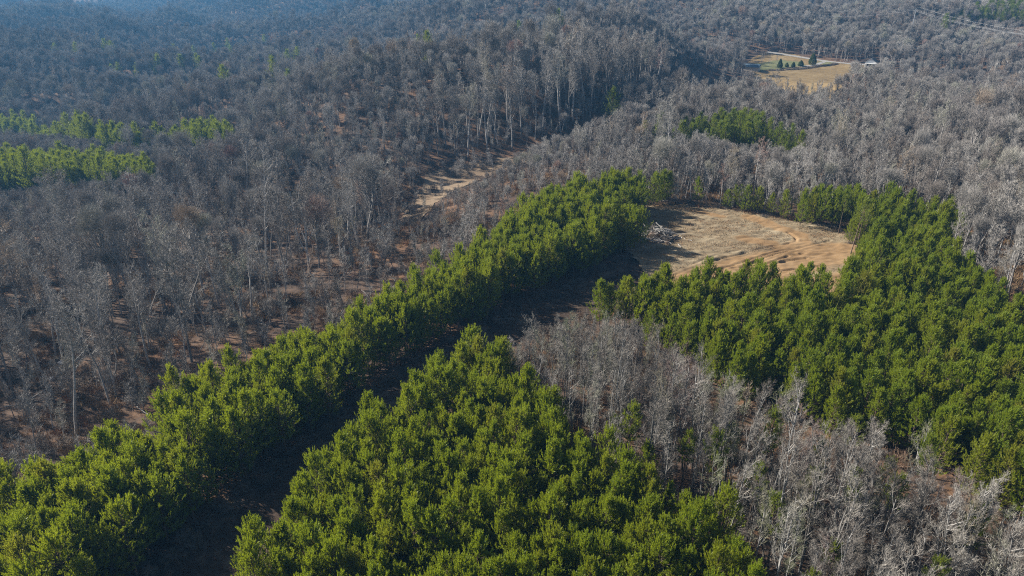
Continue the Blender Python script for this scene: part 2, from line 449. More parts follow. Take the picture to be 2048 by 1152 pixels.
def sheet(name, P, step, mat, lift, label, height=None, attr=None, ragged=0.8):
    x0, y0 = P.min(0) - 1; x1, y1 = P.max(0) + 1
    xs, ys = np.arange(x0, x1, step), np.arange(y0, y1, step)
    X, Y = np.meshgrid(xs, ys); n = len(xs)
    Z = terrain(X, Y) + lift
    if height is not None: Z = Z + height(X, Y)
    i = (np.arange(len(ys) - 1)[:, None] * n + np.arange(n - 1)[None]).ravel()
    f = np.stack([i, i + 1, i + n + 1, i + n], 1)
    cx, cy_ = X.ravel()[i] + step / 2, Y.ravel()[i] + step / 2
    jx = (vnoise(cx / 2.1, cy_ / 2.1, 3) - 0.5) * 2 * ragged; jy = (vnoise(cx / 2.1, cy_ / 2.1, 5) - 0.5) * 2 * ragged
    f = f[inside(P, cx + jx, cy_ + jy)]
    used = np.unique(f); mp = np.full(X.size, -1); mp[used] = np.arange(len(used))
    v = np.stack([X, Y, Z], -1).reshape(-1, 3)[used]
    me = mesh_np(name, v, mp[f], mat, smooth=True)
    if attr is not None:
        a = me.attributes.new('dirt', 'FLOAT', 'POINT'); a.data.foreach_set('value', np.asarray(attr(v[:, 0], v[:, 1]), np.float32))
    return tag(link(name, me), label, kind='structure')

# wheel lines in the clearing: they are carved a few centimetres deep
RUTS = [poly(l) for l in [
    [(1290, 575), (1370, 545), (1440, 522), (1520, 502), (1575, 492), (1592, 486), (1590, 478), (1575, 470)],
    [(1310, 590), (1400, 556), (1480, 530), (1560, 506), (1640, 492)],
    [(1480, 552), (1540, 530), (1575, 518)], [(1560, 530), (1590, 524), (1612, 520)], [(1600, 512), (1640, 508), (1652, 510)],
    [(1480, 540), (1530, 520), (1600, 500), (1660, 486)], [(1500, 566), (1560, 548), (1640, 538)],
    [(1350, 566), (1420, 546), (1475, 540)], [(1390, 530), (1440, 512), (1475, 505)]]]
DIRTL = [(poly([(1300, 585), (1400, 556), (1500, 530), (1600, 510), (1700, 505)]), 4.6), (poly([(1480, 565), (1560, 540), (1650, 522), (1700, 515)]), 5.0),
         (poly([(1500, 438), (1560, 462), (1602, 474), (1605, 488), (1560, 505)]), 2.2), (poly([(1310, 412), (1390, 424), (1440, 436)]), 1.6), (poly([(1490, 482), (1540, 492)]), 2.4),
         (poly([(1500, 590), (1620, 580), (1700, 565)]), 4.0)]
def clear_h(X, Y):
    u = X * math.cos(R(14)) + Y * math.sin(R(14)); w = -X * math.sin(R(14)) + Y * math.cos(R(14))
    h = 0.34 * vnoise(u / 3.4, w / 1.15, 9) + 0.20 * vnoise(u / 1.4, w / 0.6, 12) + 0.25 * vnoise(X / 7, Y / 7, 4)
    for L in RUTS:
        d = edge_dist(L, X, Y, False)
        br = 0.35 + 0.65 * sstep(0.35, 0.6, vnoise(X / 2.3, Y / 2.3, 51))
        h = h + br * (-0.30 * np.exp(-(d / 0.26) ** 2) + 0.12 * np.exp(-((d - 0.65) / 0.28) ** 2))
    return h + 0.1
def clear_dirt(x, y):
    k = np.zeros(len(x))
    for L, wd in DIRTL:
        k = np.maximum(k, 1.15 * np.exp(-(edge_dist(L, x, y, False) / wd) ** 2))
    return k + 0.35 * (vnoise(x / 3, y / 3, 21) - 0.5)
sheet('clearing', CLEAR, 0.3, M['clear'], 0.03, 'dry tan clearing with orange bare dirt and wheel ruts', clear_h, clear_dirt, 1.0)
def track_h(X, Y): return 0.18 * vnoise(X / 1.6, Y / 1.6, 31) + 0.1 * vnoise(X / 0.6, Y / 0.6, 33)
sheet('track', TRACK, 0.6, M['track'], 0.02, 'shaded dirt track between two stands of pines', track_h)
sheet('glade', GLADE, 1.0, M['glade'], 0.12, 'straw coloured grass opening in the valley', lambda X, Y: 0.3 * vnoise(X / 2.5, Y / 1.2, 41))
sheet('pasture', PASTURE, 1.5, M['pasture'], 0.14, 'golden pasture in front of the distant hill', None)
for P_ in FIELDS:
    sheet('field', P_, 2.0, M['glade'], 0.4, 'small tawny field among the far woods')
LAWN = poly([(1500, 138), (1512, 128), (1556, 120), (1600, 124), (1612, 131), (1572, 136), (1540, 140), (1515, 143)])
sheet('lawn', LAWN, 1.5, M['lawn'], 0.20, 'pale green lawn beside the golden pasture')
LAWN2 = poly([(1632, 126), (1650, 121), (1672, 126), (1650, 131)])
sheet('lawn', LAWN2, 1.5, M['lawn'], 0.20, 'small green lawn beside the gravel road')

def ribbon(name, pts, wd, mat, lift, label):
    pts = np.array(pts); fine = []
    for a, b in zip(pts[:-1], pts[1:]):
        for t in np.linspace(0, 1, 12, endpoint=False): fine.append(a + (b - a) * t)
    fine.append(pts[-1]); fine = np.array(fine)
    for _ in range(6): fine[1:-1] = (fine[:-2] + 2 * fine[1:-1] + fine[2:]) / 4
    d = nrm(np.gradient(fine, axis=0)); nn = np.stack([-d[:, 1], d[:, 0]], 1)
    offs = np.linspace(-wd / 2, wd / 2, 4)
    X = fine[:, None] + nn[:, None] * offs[None, :, None]
    v = np.concatenate([X, (terrain(X[..., 0], X[..., 1]) + lift)[..., None]], -1).reshape(-1, 3)
    i = (np.arange(len(fine) - 1)[:, None] * 4 + np.arange(3)[None]).ravel()
    return tag(link(name, mesh_np(name, v, np.stack([i, i + 1, i + 5, i + 4], 1), mat, smooth=True)), label, kind='structure')
ribbon('road', poly([(1533, 104.5), (1560, 108), (1590, 113), (1620, 118), (1660, 124), (1700, 128), (1760, 132)]), 3.4, M['road'], 0.26, 'pale gravel road curving past the pasture')
ribbon('driveway', poly([(1600, 134), (1630, 131), (1646, 125), (1652, 123)]), 3.0, M['road'], 0.24, 'pale driveway crossing the lawn to the road')

# ------------------------------------------------------------------ tree shapes
def make_pine(H=10.0, base=0.34, wide=1.65, thin=1.0, mat='needle', seed=0, nw=17, wd=0.055, flat=0.55):
    global rng
    rng = np.random.default_rng(100 + seed)
    tr, cr = Geo(), Geo()
    K = 8
    stem = polyl(np.array([[0, 0, -0.4]]), np.array([[0, 0, 1.0]]), np.array([H + 0.2]), K, 0.3, 0.018)
    tr.lines(stem, 0.105 * H / 10 + 0.03, 0.018, 7)
    zb = H * base
    bs, ds, Ls = [], [], []
    z = zb
    while z < H - 0.25:
        t = (z - zb) / (H - zb)
        L = wide * ((1 - t) ** flat) * (0.55 + 0.45 * min(1, t / 0.22)) + 0.16
        nb = rng.integers(4, 7)
        a0 = rng.uniform(0, 6.28)
        for k in range(nb):
            if rng.uniform() > thin: continue
            a = a0 + k * 6.283 / nb + rng.normal(0, 0.25)
            el = R(6 + 52 * t) + rng.normal(0, 0.16)
            fr = np.clip((z + 0.4) / (H + 0.2), 0, 0.999) * K
            i = int(fr); p = stem[0, i] + (stem[0, i + 1] - stem[0, i]) * (fr - i)
            bs.append(p); ds.append([math.cos(a) * math.cos(el), math.sin(a) * math.cos(el), math.sin(el)]); Ls.append(L * rng.uniform(0.5, 1.3))
        z += rng.uniform(0.30, 0.52) * H / 10
    bs, ds, Ls = np.array(bs), np.array(ds), np.array(Ls)
    br = polyl(bs, ds, Ls * 1.12, 3, 0.12, 0.10)
    tr.lines(br, 0.03, 0.010, 3)
    # shoots: on every branch, turning up to the light
    sh = sprout(br, 5, 0.36, 1.0, 0.70, np.full(len(br), 0.60), 2, 0.55, 0.14, 0.10)
    tip = polyl(br[:, -1] - 0.05 * nrm(br[:, -1] - br[:, -2]), br[:, -1] - br[:, -2], np.full(len(br), 0.82), 2, 0.9, 0.08)
    lead = polyl(np.repeat(stem[:, -1], 7, 0) - np.array([0, 0, 0.3]), np.concatenate([[[0, 0, 1.0]], rng.normal(0, 0.55, (6, 3)) + [0, 0, 0.8]]), np.array([1.35, 0.8, 0.8, 0.75, 0.7, 0.6, 0.55]), 2, 0.3, 0.03)
    sh = np.concatenate([sh, tip, tip + rng.normal(0, 0.10, (len(tip), 1, 3)), lead])
    # needles round each shoot
    N = len(sh)
    t = rng.uniform(0.25, 1.0, (N, nw))
    p = sh[:, 0][:, None] * ((1 - t) ** 2)[..., None] + sh[:, 1][:, None] * (2 * t * (1 - t))[..., None] + sh[:, 2][:, None] * (t ** 2)[..., None]
    ax = nrm(sh[:, 2] - sh[:, 0])[:, None]
    slim = np.where(np.linalg.norm(sh[:, 2] - sh[:, 0], axis=1) > 0.66, 0.62, 1.0)[:, None, None]
    rv = rng.normal(size=(N, nw, 3)); pr = nrm(rv - (rv * ax).sum(-1, keepdims=True) * ax)
    d = nrm(ax * rng.uniform(0.7, 1.3, (N, nw, 1)) + pr * 0.66 * slim + np.array([0, 0, 0.10]))
    q = p + d * rng.uniform(0.16, 0.30, (N, nw, 1))
    cr.blades(p.reshape(-1, 3), q.reshape(-1, 3), rng.uniform(0.7, 1.3, N * nw) * wd)
    return tr.mesh('pine_trunk', M['pine_bark'], True), cr.mesh('pine_crown', M[mat])

def make_bare(H=18.0, clear=0.45, spread=0.24, nl=13, ns=6, nt=6, nf=4, seed=0, bark='bark', twig='twig', up=0.16, el=0.75, wob=0.09, fw=0.035, r=0.16, forks=1, lod=False):
    """leafless tree: trunk and crown meshes"""
    global rng
    rng = np.random.default_rng(500 + seed)
    tr, cr = Geo(), Geo()
    K = 7
    st = polyl(np.zeros((1, 3)) - [0, 0, 0.4], np.array([[rng.normal(0, 0.05), rng.normal(0, 0.05), 1.0]]), np.array([H * 0.93]), K, 0.15, 0.03 if bark == 'bark_pale' else 0.055)
    tr.lines(st, r * H / 18 + 0.03, 0.035, 5 if lod else 8)
    if forks > 1:
        fk = sprout(st, forks, clear * 0.55, clear * 1.15, 0.38, np.full(1, H * 0.55), 5, 0.16, 0.09, 0.2)
        tr.lines(fk, r * 0.6 * H / 18 + 0.02, 0.03, 4 if lod else 6)
        lim = np.concatenate([sprout(st, nl // 2 + 2, clear, 0.99, el, np.full(1, H * spread * 1.3), 4, up, wob, 0.55), sprout(fk, nl // 2, 0.3, 0.99, el, np.full(len(fk), H * spread), 4, up, wob, 0.5)])
    else:
        lim = sprout(st, nl, clear, 0.99, el, np.full(1, H * spread * 1.6), 4, up, wob, 0.62)
    L1 = np.linalg.norm(lim[:, -1] - lim[:, 0], axis=1)
    tr.lines(lim, 0.05 * np.sqrt(L1 / 3) * (H / 18) ** 0.3 + 0.008, 0.012, 3 if lod else 4)
    sub = sprout(lim, ns, 0.34 if lod else 0.22, 1.0, 0.72, L1 * 0.50, 3, up, wob * 1.2, 0.45)
    L2 = np.linalg.norm(sub[:, -1] - sub[:, 0], axis=1)
    if lod:
        for k in range(3): cr.blades(sub[:, k], sub[:, k + 1] + (sub[:, k + 1] - sub[:, k]) * 0.5, 0.07)
    else: cr.lines(sub, 0.022, 0.009, 3)
    tw = sprout(sub, nt, 0.35 if lod else 0.15, 1.0, 0.70, np.maximum(L2 * 0.55, 0.5), 2, up, wob * 1.4, 0.35)
    cr.blades(tw[:, 0], tw[:, 2], fw * 1.3)
    if nf:
        fi = sprout(tw, nf, 0.15, 1.0, 0.65, np.full(len(tw), 0.55), 1, up * 0.6, 0.15, 0.3)
        cr.blades(fi[:, 0], fi[:, 1], fw)
    return tr.mesh('tree_trunk', M[bark], True), cr.mesh('tree_crown', M[twig])

def make_dome(H, rad, seed, ntw=1900, wdt=0.055, rise=0.62, twig='twig'):
    """a broad leafless crown: limbs that open to a lumpy dome of fine twigs"""
    global rng
    rng = np.random.default_rng(700 + seed)
    tr, cr = Geo(), Geo()
    st = polyl(np.zeros((1, 3)) - [0, 0, 0.4], np.array([[rng.normal(0, 0.06), rng.normal(0, 0.06), 1.0]]), np.array([H * 0.75]), 5, 0.15, 0.06)
    tr.lines(st, 0.20 * H / 18, 0.07, 5)
    zc = H - rad * rise * 1.45
    lob = nrm(rng.normal(size=(11, 3)) + [0, 0, 0.45]); ls = rng.uniform(0.15, 0.62, 11)
    hz = rise * 1.75
    def shell(d): return 0.56 + (np.clip((d[:, None] * lob[None]).sum(-1) - 0.66, 0, 1) / 0.34 * ls[None]).max(1)
    d = nrm(rng.normal(size=(30, 3)) + [0, 0, 0.55]); d[:, 2] = np.abs(d[:, 2]) - 0.2
    ends = d * (shell(nrm(d)) * rad)[:, None] * [1, 1, hz] * 0.9 + [0, 0, zc]
    t = rng.uniform(0.45, 1.0, 30) * 4.999; i = t.astype(int); base = st[0, i] + (st[0, i + 1] - st[0, i]) * (t - i)[:, None]
    mid = base * 0.45 + ends * 0.55 + np.array([0, 0, -0.2]) + rng.normal(0, 0.3, (30, 3))
    lim = np.stack([base, mid, ends], 1)
    tr.lines(lim, 0.095, 0.03, 3)
    sub = sprout(lim, 7, 0.25, 1.0, 0.65, np.full(30, rad * 0.45), 2, 0.2, 0.15, 0.2)
    cr.blades(sub[:, 0], sub[:, 1] * 2 - sub[:, 0], 0.07)
    d = nrm(rng.normal(size=(ntw, 3)) + [0, 0, 0.35]); d = d[d[:, 2] > -0.6]
    k = rng.uniform(0.15, 1.0, (len(d), 1)) ** 0.6
    p = d * (shell(d) * rad)[:, None] * [1, 1, hz] * k + [0, 0, zc]
    dirv = nrm(d * 0.7 + rng.normal(0, 0.42, d.shape) + [0, 0, 0.75])
    cr.blades(p - dirv * 0.4, p + dirv * rng.uniform(0.4, 1.0, (len(d), 1)), wdt)
    return tr.mesh('tree_trunk', M['bark'], True), cr.mesh('tree_crown', M[twig])

def make_bush(seed, h=1.6, n=26, mat='brush', wd=0.03):
    global rng
    rng = np.random.default_rng(900 + seed)
    g = Geo()
    b = np.concatenate([rng.normal(0, 0.22 * h, (n, 2)), np.zeros((n, 1))], 1)
    d = rng.normal(0, 0.42, (n, 3)); d[:, 2] = 1
    st = polyl(b, d, np.full(n, h) * rng.uniform(0.6, 1.1, n), 3, 0.05, 0.16)
    g.lines(st, 0.016, 0.006, 3)
    s = sprout(st, 5, 0.25, 1, 0.7, np.full(n, h * 0.45), 2, 0.1, 0.2)
    g.blades(s[:, 0], s[:, 2], wd)
    f = sprout(s, 4, 0.2, 1, 0.7, np.full(len(s), 0.3 * h), 1, 0.08, 0.2)
    g.blades(f[:, 0], f[:, 1], wd)
    return g.mesh('bush', M[mat])

def make_tuft(seed, h=0.9, n=70):
    global rng
    rng = np.random.default_rng(950 + seed)
    g = Geo()
    b = np.concatenate([rng.normal(0, 0.45, (n, 2)), np.zeros((n, 1))], 1)
    d = rng.normal(0, 0.28, (n, 3)); d[:, 2] = 1
    g.blades(b, b + d * h * rng.uniform(0.5, 1.1, (n, 1)), 0.07)
    return g.mesh('grass_tuft', M['dry_grass'])

PINE = [make_pine(8.9, 0.18, 2.15, seed=1), make_pine(8.4, 0.16, 2.35, seed=2), make_pine(9.3, 0.22, 2.0, seed=3), make_pine(8.7, 0.20, 2.5, seed=4),
        make_pine(9.2, 0.24, 1.85, 0.9, seed=5), make_pine(8.2, 0.18, 2.1, seed=6), make_pine(9.0, 0.28, 2.25, 0.8, seed=7), make_pine(8.6, 0.14, 1.9, seed=8)]
CONE = [make_pine(8.8, 0.16, 1.85, seed=31, flat=0.68), make_pine(8.3, 0.14, 2.0, seed=32, flat=0.7), make_pine(9.1, 0.18, 1.75, seed=33, flat=0.66), make_pine(8.5, 0.18, 2.1, seed=34, flat=0.62), make_pine(7.8, 0.13, 1.7, seed=35, flat=0.74)]
THIN = [make_pine(11.0, 0.52, 1.15, 0.75, 'needle_thin', 21), make_pine(9.5, 0.45, 1.25, 0.7, 'needle_thin', 22), make_pine(12.0, 0.60, 1.4, 0.8, 'needle_thin', 23)]
BARE = [make_bare(20, 0.42, 0.19, 15, 7, 6, 4, seed=1), make_bare(22, 0.50, 0.16, 14, 7, 6, 4, seed=2), make_bare(18, 0.36, 0.19, 14, 7, 6, 4, 3, forks=3), make_bare(21, 0.46, 0.18, 13, 7, 6, 4, 4, forks=2),
        make_bare(16, 0.30, 0.18, 15, 6, 6, 4, seed=5), make_bare(19, 0.40, 0.21, 15, 7, 6, 4, seed=6, el=0.9), make_bare(23, 0.52, 0.14, 15, 7, 6, 4, seed=7)]
P_ = dict(bark='bark_pale', twig='twig_pale')
PALE = [make_bare(15, 0.34, 0.15, 15, 6, 5, 3, 31, up=0.22, el=0.65, wob=0.055, fw=0.022, r=0.095, **P_), make_bare(13, 0.28, 0.175, 14, 6, 5, 3, 32, up=0.2, el=0.7, wob=0.06, fw=0.022, r=0.09, **P_),
        make_bare(16, 0.42, 0.18, 13, 5, 5, 3, 33, up=0.19, el=0.68, wob=0.06, fw=0.022, r=0.11, forks=2, **P_), make_bare(11, 0.22, 0.20, 14, 6, 5, 3, 34, up=0.2, el=0.65, wob=0.065, fw=0.022, r=0.085, forks=2, **P_),
        make_bare(14, 0.40, 0.135, 15, 5, 5, 3, 35, up=0.26, el=0.55, wob=0.05, fw=0.022, r=0.09, **P_), make_bare(17, 0.45, 0.18, 13, 5, 5, 3, 36, up=0.18, el=0.75, wob=0.065, fw=0.022, r=0.11, **P_)]
SAPL = [make_bare(7, 0.22, 0.22, 12, 4, 4, 4, 41, 'bark', 'twig', 0.2, 0.6, 0.1, 0.026, 0.10), make_bare(6, 0.18, 0.26, 12, 4, 4, 4, 42, 'bark', 'twig', 0.18, 0.7, 0.12, 0.026, 0.09, forks=2), make_bare(8, 0.3, 0.18, 12, 4, 4, 4, 43, 'bark', 'twig', 0.25, 0.5, 0.08, 0.026, 0.10)]
FAR = [make_dome(17, 3.9, 1, 3000), make_dome(16, 4.4, 2, 3200), make_dome(19, 3.6, 3, 2800), make_dome(18, 4.8, 5, 3600),
       make_dome(15, 3.4, 4, 2500, twig='twig_dark'), make_dome(20, 4.2, 6, 3000, twig='twig_dark')]
NEAR = [make_dome(19, 3.5, 11, 5200, 0.030), make_dome(21, 3.2, 12, 4800, 0.030), make_dome(17, 4.1, 13, 6000, 0.030)]
FARP = [make_pine(10, 0.26, 1.9, mat='needle_far', seed=61, nw=7, wd=0.085), make_pine(11, 0.3, 1.8, mat='needle_far', seed=62, nw=7, wd=0.085), make_pine(9.5, 0.24, 2.0, mat='needle_far', seed=63, nw=7, wd=0.085)]
BARE += NEAR
BUSH = [make_bush(1), make_bush(2, 2.2), make_bush(3, 1.2)]
TUFT = [make_tuft(1), make_tuft(2, 1.2)]
rng = np.random.default_rng(77)

# ------------------------------------------------------------------ stuff made of instanced meshes
SRC = {}
def src(meshes, name):
    """a source object per shape: trunk and crown in one mesh; it is referenced by the scatter and not placed in the scene itself"""
    key = tuple(m.name for m in meshes)
    if key in SRC: return SRC[key]
    vs, fs, mi, mats, n = [], [], [], [], 0
    for k, m in enumerate(meshes):
        v = np.empty(len(m.vertices) * 3, np.float32); m.vertices.foreach_get('co', v)
        f = np.empty(len(m.loops), np.int32); m.loops.foreach_get('vertex_index', f)
        vs.append(v.reshape(-1, 3)); fs.append(f.reshape(-1, 3) + n); mi.append(np.full(len(f) // 3, k)); mats.append(m.materials[0]); n += len(v) // 3
    o = bpy.data.objects.new(name, mesh_np(name, np.concatenate(vs), np.concatenate(fs), mats, np.concatenate(mi)))
    SRC[key] = o
    return o

def scatter(name, pts, scale, idx, sources, label, cat, tilt=0.05):
    n = len(pts)
    me = bpy.data.meshes.new(name)
    me.vertices.add(n); me.vertices.foreach_set('co', np.asarray(pts, np.float32).ravel())
    a = me.attributes.new('size', 'FLOAT', 'POINT'); a.data.foreach_set('value', np.asarray(scale, np.float32))
    rot = np.stack([rng.normal(0, tilt, n), rng.normal(0, tilt, n), rng.uniform(0, 6.283, n)], 1)
    a = me.attributes.new('turn', 'FLOAT_VECTOR', 'POINT'); a.data.foreach_set('vector', rot.astype(np.float32).ravel())
    a = me.attributes.new('pick', 'INT', 'POINT'); a.data.foreach_set('value', np.asarray(idx, np.int32))
    o = link(name, me)
    ng = bpy.data.node_groups.new(name, 'GeometryNodeTree')
    ng.interface.new_socket('Geometry', in_out='INPUT', socket_type='NodeSocketGeometry')
    ng.interface.new_socket('Geometry', in_out='OUTPUT', socket_type='NodeSocketGeometry')
    N, Lk = ng.nodes, ng.links
    gi, go = N.new('NodeGroupInput'), N.new('NodeGroupOutput')
    gti = N.new('GeometryNodeGeometryToInstance')
    for s in reversed(sources):
        oi = N.new('GeometryNodeObjectInfo'); oi.inputs['Object'].default_value = s; oi.transform_space = 'ORIGINAL'
        Lk.new(oi.outputs['Geometry'], gti.inputs[0])
    iop = N.new('GeometryNodeInstanceOnPoints'); iop.inputs['Pick Instance'].default_value = True
    def at(nm, ty):
        q = N.new('GeometryNodeInputNamedAttribute'); q.data_type = ty; q.inputs['Name'].default_value = nm
        return q.outputs['Attribute']
    Lk.new(gi.outputs[0], iop.inputs['Points']); Lk.new(gti.outputs[0], iop.inputs['Instance'])
    Lk.new(at('pick', 'INT'), iop.inputs['Instance Index'])
    e2r = N.new('FunctionNodeEulerToRotation'); Lk.new(at('turn', 'FLOAT_VECTOR'), e2r.inputs[0]); Lk.new(e2r.outputs[0], iop.inputs['Rotation'])
    Lk.new(at('size', 'FLOAT'), iop.inputs['Scale']); Lk.new(iop.outputs[0], go.inputs[0])
    md = o.modifiers.new('scatter', 'NODES'); md.node_group = ng
    return tag(o, label, cat, kind='stuff')

def jgrid(x0, x1, y0, y1, s, jit, ang=0.0):
    """jittered rows turned by ang about the middle"""
    cx, cy_ = (x0 + x1) / 2, (y0 + y1) / 2; r = math.hypot(x1 - x0, y1 - y0) / 2 + s
    u = np.arange(-r, r, s); U, V = np.meshgrid(u, u)
    U = U + rng.uniform(-jit, jit, U.shape) * s; V = V + rng.uniform(-jit, jit, V.shape) * s
    X = cx + U * math.cos(ang) - V * math.sin(ang); Y = cy_ + U * math.sin(ang) + V * math.cos(ang)
    k = (X > x0) & (X < x1) & (Y > y0) & (Y < y1)
    return X[k], Y[k]

def on_ground(x, y): return np.stack([x, y, terrain(x, y)], 1)

# ------------------------------------------------------------------ pines of the plantation
def pine_points(P, s, jit, ang, pull=0.6):
    (x0, y0), (x1, y1) = P.min(0), P.max(0)
    x, y = jgrid(x0, x1, y0, y1, s, jit, ang)
    k = inside(P, x + rng.normal(0, pull, len(x)), y + rng.normal(0, pull, len(x)))
    return x[k], y[k]
pp = []          # x, y, scale, zone
for P, zn, s, sc in ((STRIP, 'strip', 2.2, 1.02), (BLOCK, 'block', 2.2, 0.96), (RIGHT, 'right', 2.35, 0.98)):
    x, y = pine_points(P, s, 0.47, 0.83)
    size = sc * np.clip(rng.normal(0.98, 0.10, len(x)), 0.6, 1.18)
    gap = vnoise(x / 9, y / 9, 8)
    keep = rng.uniform(0, 1, len(x)) > (0.10 if zn == 'right' else 0.03)
    pp += [(a, b, c, zn) for a, b, c, k in zip(x, y, size, keep) if k]
_e = edge_dist(TRACK, np.array([q[0] for q in pp]), np.array([q[1] for q in pp])); _in = inside(TRACK, np.array([q[0] for q in pp]), np.array([q[1] for q in pp]))
pp = [q for q, e, t in zip(pp, _e, _in) if not t and (e > 0.8 if q[3] == 'block' else e > 0.1)]
# pines standing by themselves round the clearing, each known by its place
MARKS = [((1393, 414), 0.80, 'single cone shaped pine standing apart at the back edge of the clearing'),
         ((1466, 424), 0.72, 'pale olive pine at the open end of the clump behind the clearing'),
         ((1490, 428), 0.82, 'broad pine in the middle of the clump behind the clearing'),
         ((1512, 430), 0.80, 'dark shaded pine at the shadowed end of the clump behind the clearing'),
         ((1478, 418), 0.70, 'small pine tucked at the back of the clump behind the clearing'),
         ((1566, 441), 0.86, 'slim bright pine between the clump and the dark edge trees of the clearing'),
         ((1540, 436), 0.66, 'small pine filling the gap beside the dark end of the clump'),
         ((1453, 421), 0.60, 'lowest pine at the bright end of the clump behind the clearing'),
         ((1602, 446), 0.90, 'darker pine beside the slim bright pine at the clearing edge'),
         ((1662, 458), 0.98, 'pine above the white board at the clearing edge'),
         ((1676, 470), 0.78, 'small pine with a bare lower trunk leaning out into the clearing'),
         ((1700, 512), 1.05, 'tall pine with long bare stem at the dirt end of the clearing'),
         ((1712, 505), 1.02, 'second bare stemmed pine at the dirt end of the clearing')]
HEAP = np.array(W(1324, 484))
pp = [q for q in pp if min(math.hypot(q[0] - HEAP[0] - t * to_sun.x, q[1] - HEAP[1] - t * to_sun.y) for t in np.linspace(0, 14, 15)) > 3.8]
mk = np.array([W(*m[0]) for m in MARKS])
pp = [q for q in pp if np.min(np.hypot(mk[:, 0] - q[0], mk[:, 1] - q[1])) > 2.0]
# thin pines among the pale bare trees
dx, dy = pine_points(DWOOD, 6.0, 0.48, 0.3)
thin = [(a, b, rng.uniform(0.75, 1.1)) for a, b in zip(dx, dy)]
for q in [(1085, 720), (1128, 705), (1040, 745), (1150, 770), (1010, 745), (990, 740)]:
    a, b = W(*q); thin.append((a, b, 0.95))

def copy_tree(proto, name, loc, rz, s, label, cat, group, lean=0.04):
    r = empty(name, loc, rz, s)
    r.rotation_euler = (random.gauss(0, lean), random.gauss(0, lean), rz)
    tag(r, label, cat, group)
    for nm, me in zip(('trunk', 'crown'), proto):
        o = bpy.data.objects.new(nm, me); COL.objects.link(o); o.parent = r
    return r

A = np.array([q[:3] for q in pp]); zz = terrain(A[:, 0], A[:, 1])
u, v, dep = project(A[:, 0], A[:, 1], zz + 8 * A[:, 2])
vis = (u > -40) & (u < 2088) & (v > 0) & (v < 1172)
order = np.argsort(np.where(vis, dep, 1e9) / A[:, 2])
NP_ = 300 - len(MARKS) - 20
chosen = set(order[:NP_].tolist())
edgeT = edge_dist(TRACK, A[:, 0], A[:, 1]); edgeB = edge_dist(BLOCK, A[:, 0], A[:, 1]); edgeD = edge_dist(DWOOD, A[:, 0], A[:, 1])
ZL = {'strip': ('dense green pine inside the long strip beyond the shaded track', 'pines of the long strip'),
      'block': ('dense green pine inside the near block between the track and the pale bare trees', 'pines of the near block'),
      'right': ('dense green pine in the large block behind the pale bare trees', 'pines of the large block')}
ZE = {'strip': ('pine in the shaded front row of the long strip along the track', 'front row pines of the strip'),
      'block': ('yellow green sunlit pine in the outer row of the near block along the track', 'sunlit row pines of the near block')}
nth = {}
WORD = ['first', 'second', 'third', 'fourth', 'fifth', 'sixth', 'seventh', 'eighth', 'ninth', 'tenth', 'eleventh', 'twelfth', 'thirteenth', 'fourteenth', 'fifteenth', 'sixteenth', 'seventeenth', 'eighteenth', 'nineteenth', 'twentieth']
rows = {z: sorted([i for i in chosen if pp[i][3] == z and edgeT[i] < 2.0 and vis[i]], key=lambda i: A[i, 1]) for z in ('strip', 'block')}
rank = {i: k for z in rows for k, i in enumerate(rows[z])}
wooded = {z: sorted([i for i in chosen if pp[i][3] == 'block' and edgeT[i] >= 2.0 and edgeD[i] < 2.0 and vis[i]], key=lambda i: A[i, 1]) for z in ('block',)}
wrank = {i: k for k, i in enumerate(wooded['block'])}
for i in order[:NP_]:
    x, y, s, zn = pp[i]
    lab, grp = ZL[zn]
    if zn == 'block' and v[i] > 960: lab, grp = 'dense green pine at the bottom of the near block, by the photo bottom edge', 'bottom pines of the near block'
    elif zn == 'block' and v[i] < 820: lab, grp = 'dense green pine at the far narrow tip of the near block', 'tip pines of the near block'
    elif zn == 'strip' and u[i] < 330: lab, grp = 'dense green pine at the broad lower left end of the long strip', 'lower left pines of the long strip'
    if i in rank and rank[i] < 20:
        lab = ('%s pine from the photo bottom in the %s' % (WORD[rank[i]], 'shaded strip row facing the track' if zn == 'strip' else 'near block row along the track'))
        grp = ZE[zn][1]
    elif i in wrank and wrank[i] < 20:
        lab = '%s pine from the photo bottom on the near block edge facing pale bare trees' % WORD[wrank[i]]
        grp = 'pines of the near block facing the bare trees'
    copy_tree(random.choice(CONE if zn == 'right' else PINE), 'pine_tree', (x, y, zz[i] - 0.05), random.uniform(0, 6.28), s, lab, 'pine tree', grp)
for (q, s, lab), (x, y) in zip(MARKS, mk):
    pr = THIN[2] if 'bare' in lab else random.choice(PINE)
    if 'pale olive' in lab: pr = THIN[1]
    copy_tree(pr, 'pine_tree', (x, y, float(terrain(x, y)) - 0.05), random.uniform(0, 6.28), s, lab, 'pine tree', 'pines round the clearing', 0.02)
rest = [i for i in range(len(pp)) if i not in chosen]
scatter('pine_plantation', np.stack([A[rest, 0], A[rest, 1], zz[rest] - 0.05], 1), A[rest, 2], np.array([len(PINE) + random.randrange(len(CONE)) if pp[i][3] == 'right' else random.randrange(len(PINE)) for i in rest]), [src(p, 'pine_shape') for p in PINE + CONE],
        'farther pines of the plantation blocks, a dense green mass around the clearing', 'pine trees', 0.04)
TH = np.array(thin)
tu, tv, td = project(TH[:, 0], TH[:, 1], terrain(TH[:, 0], TH[:, 1]) + 8)
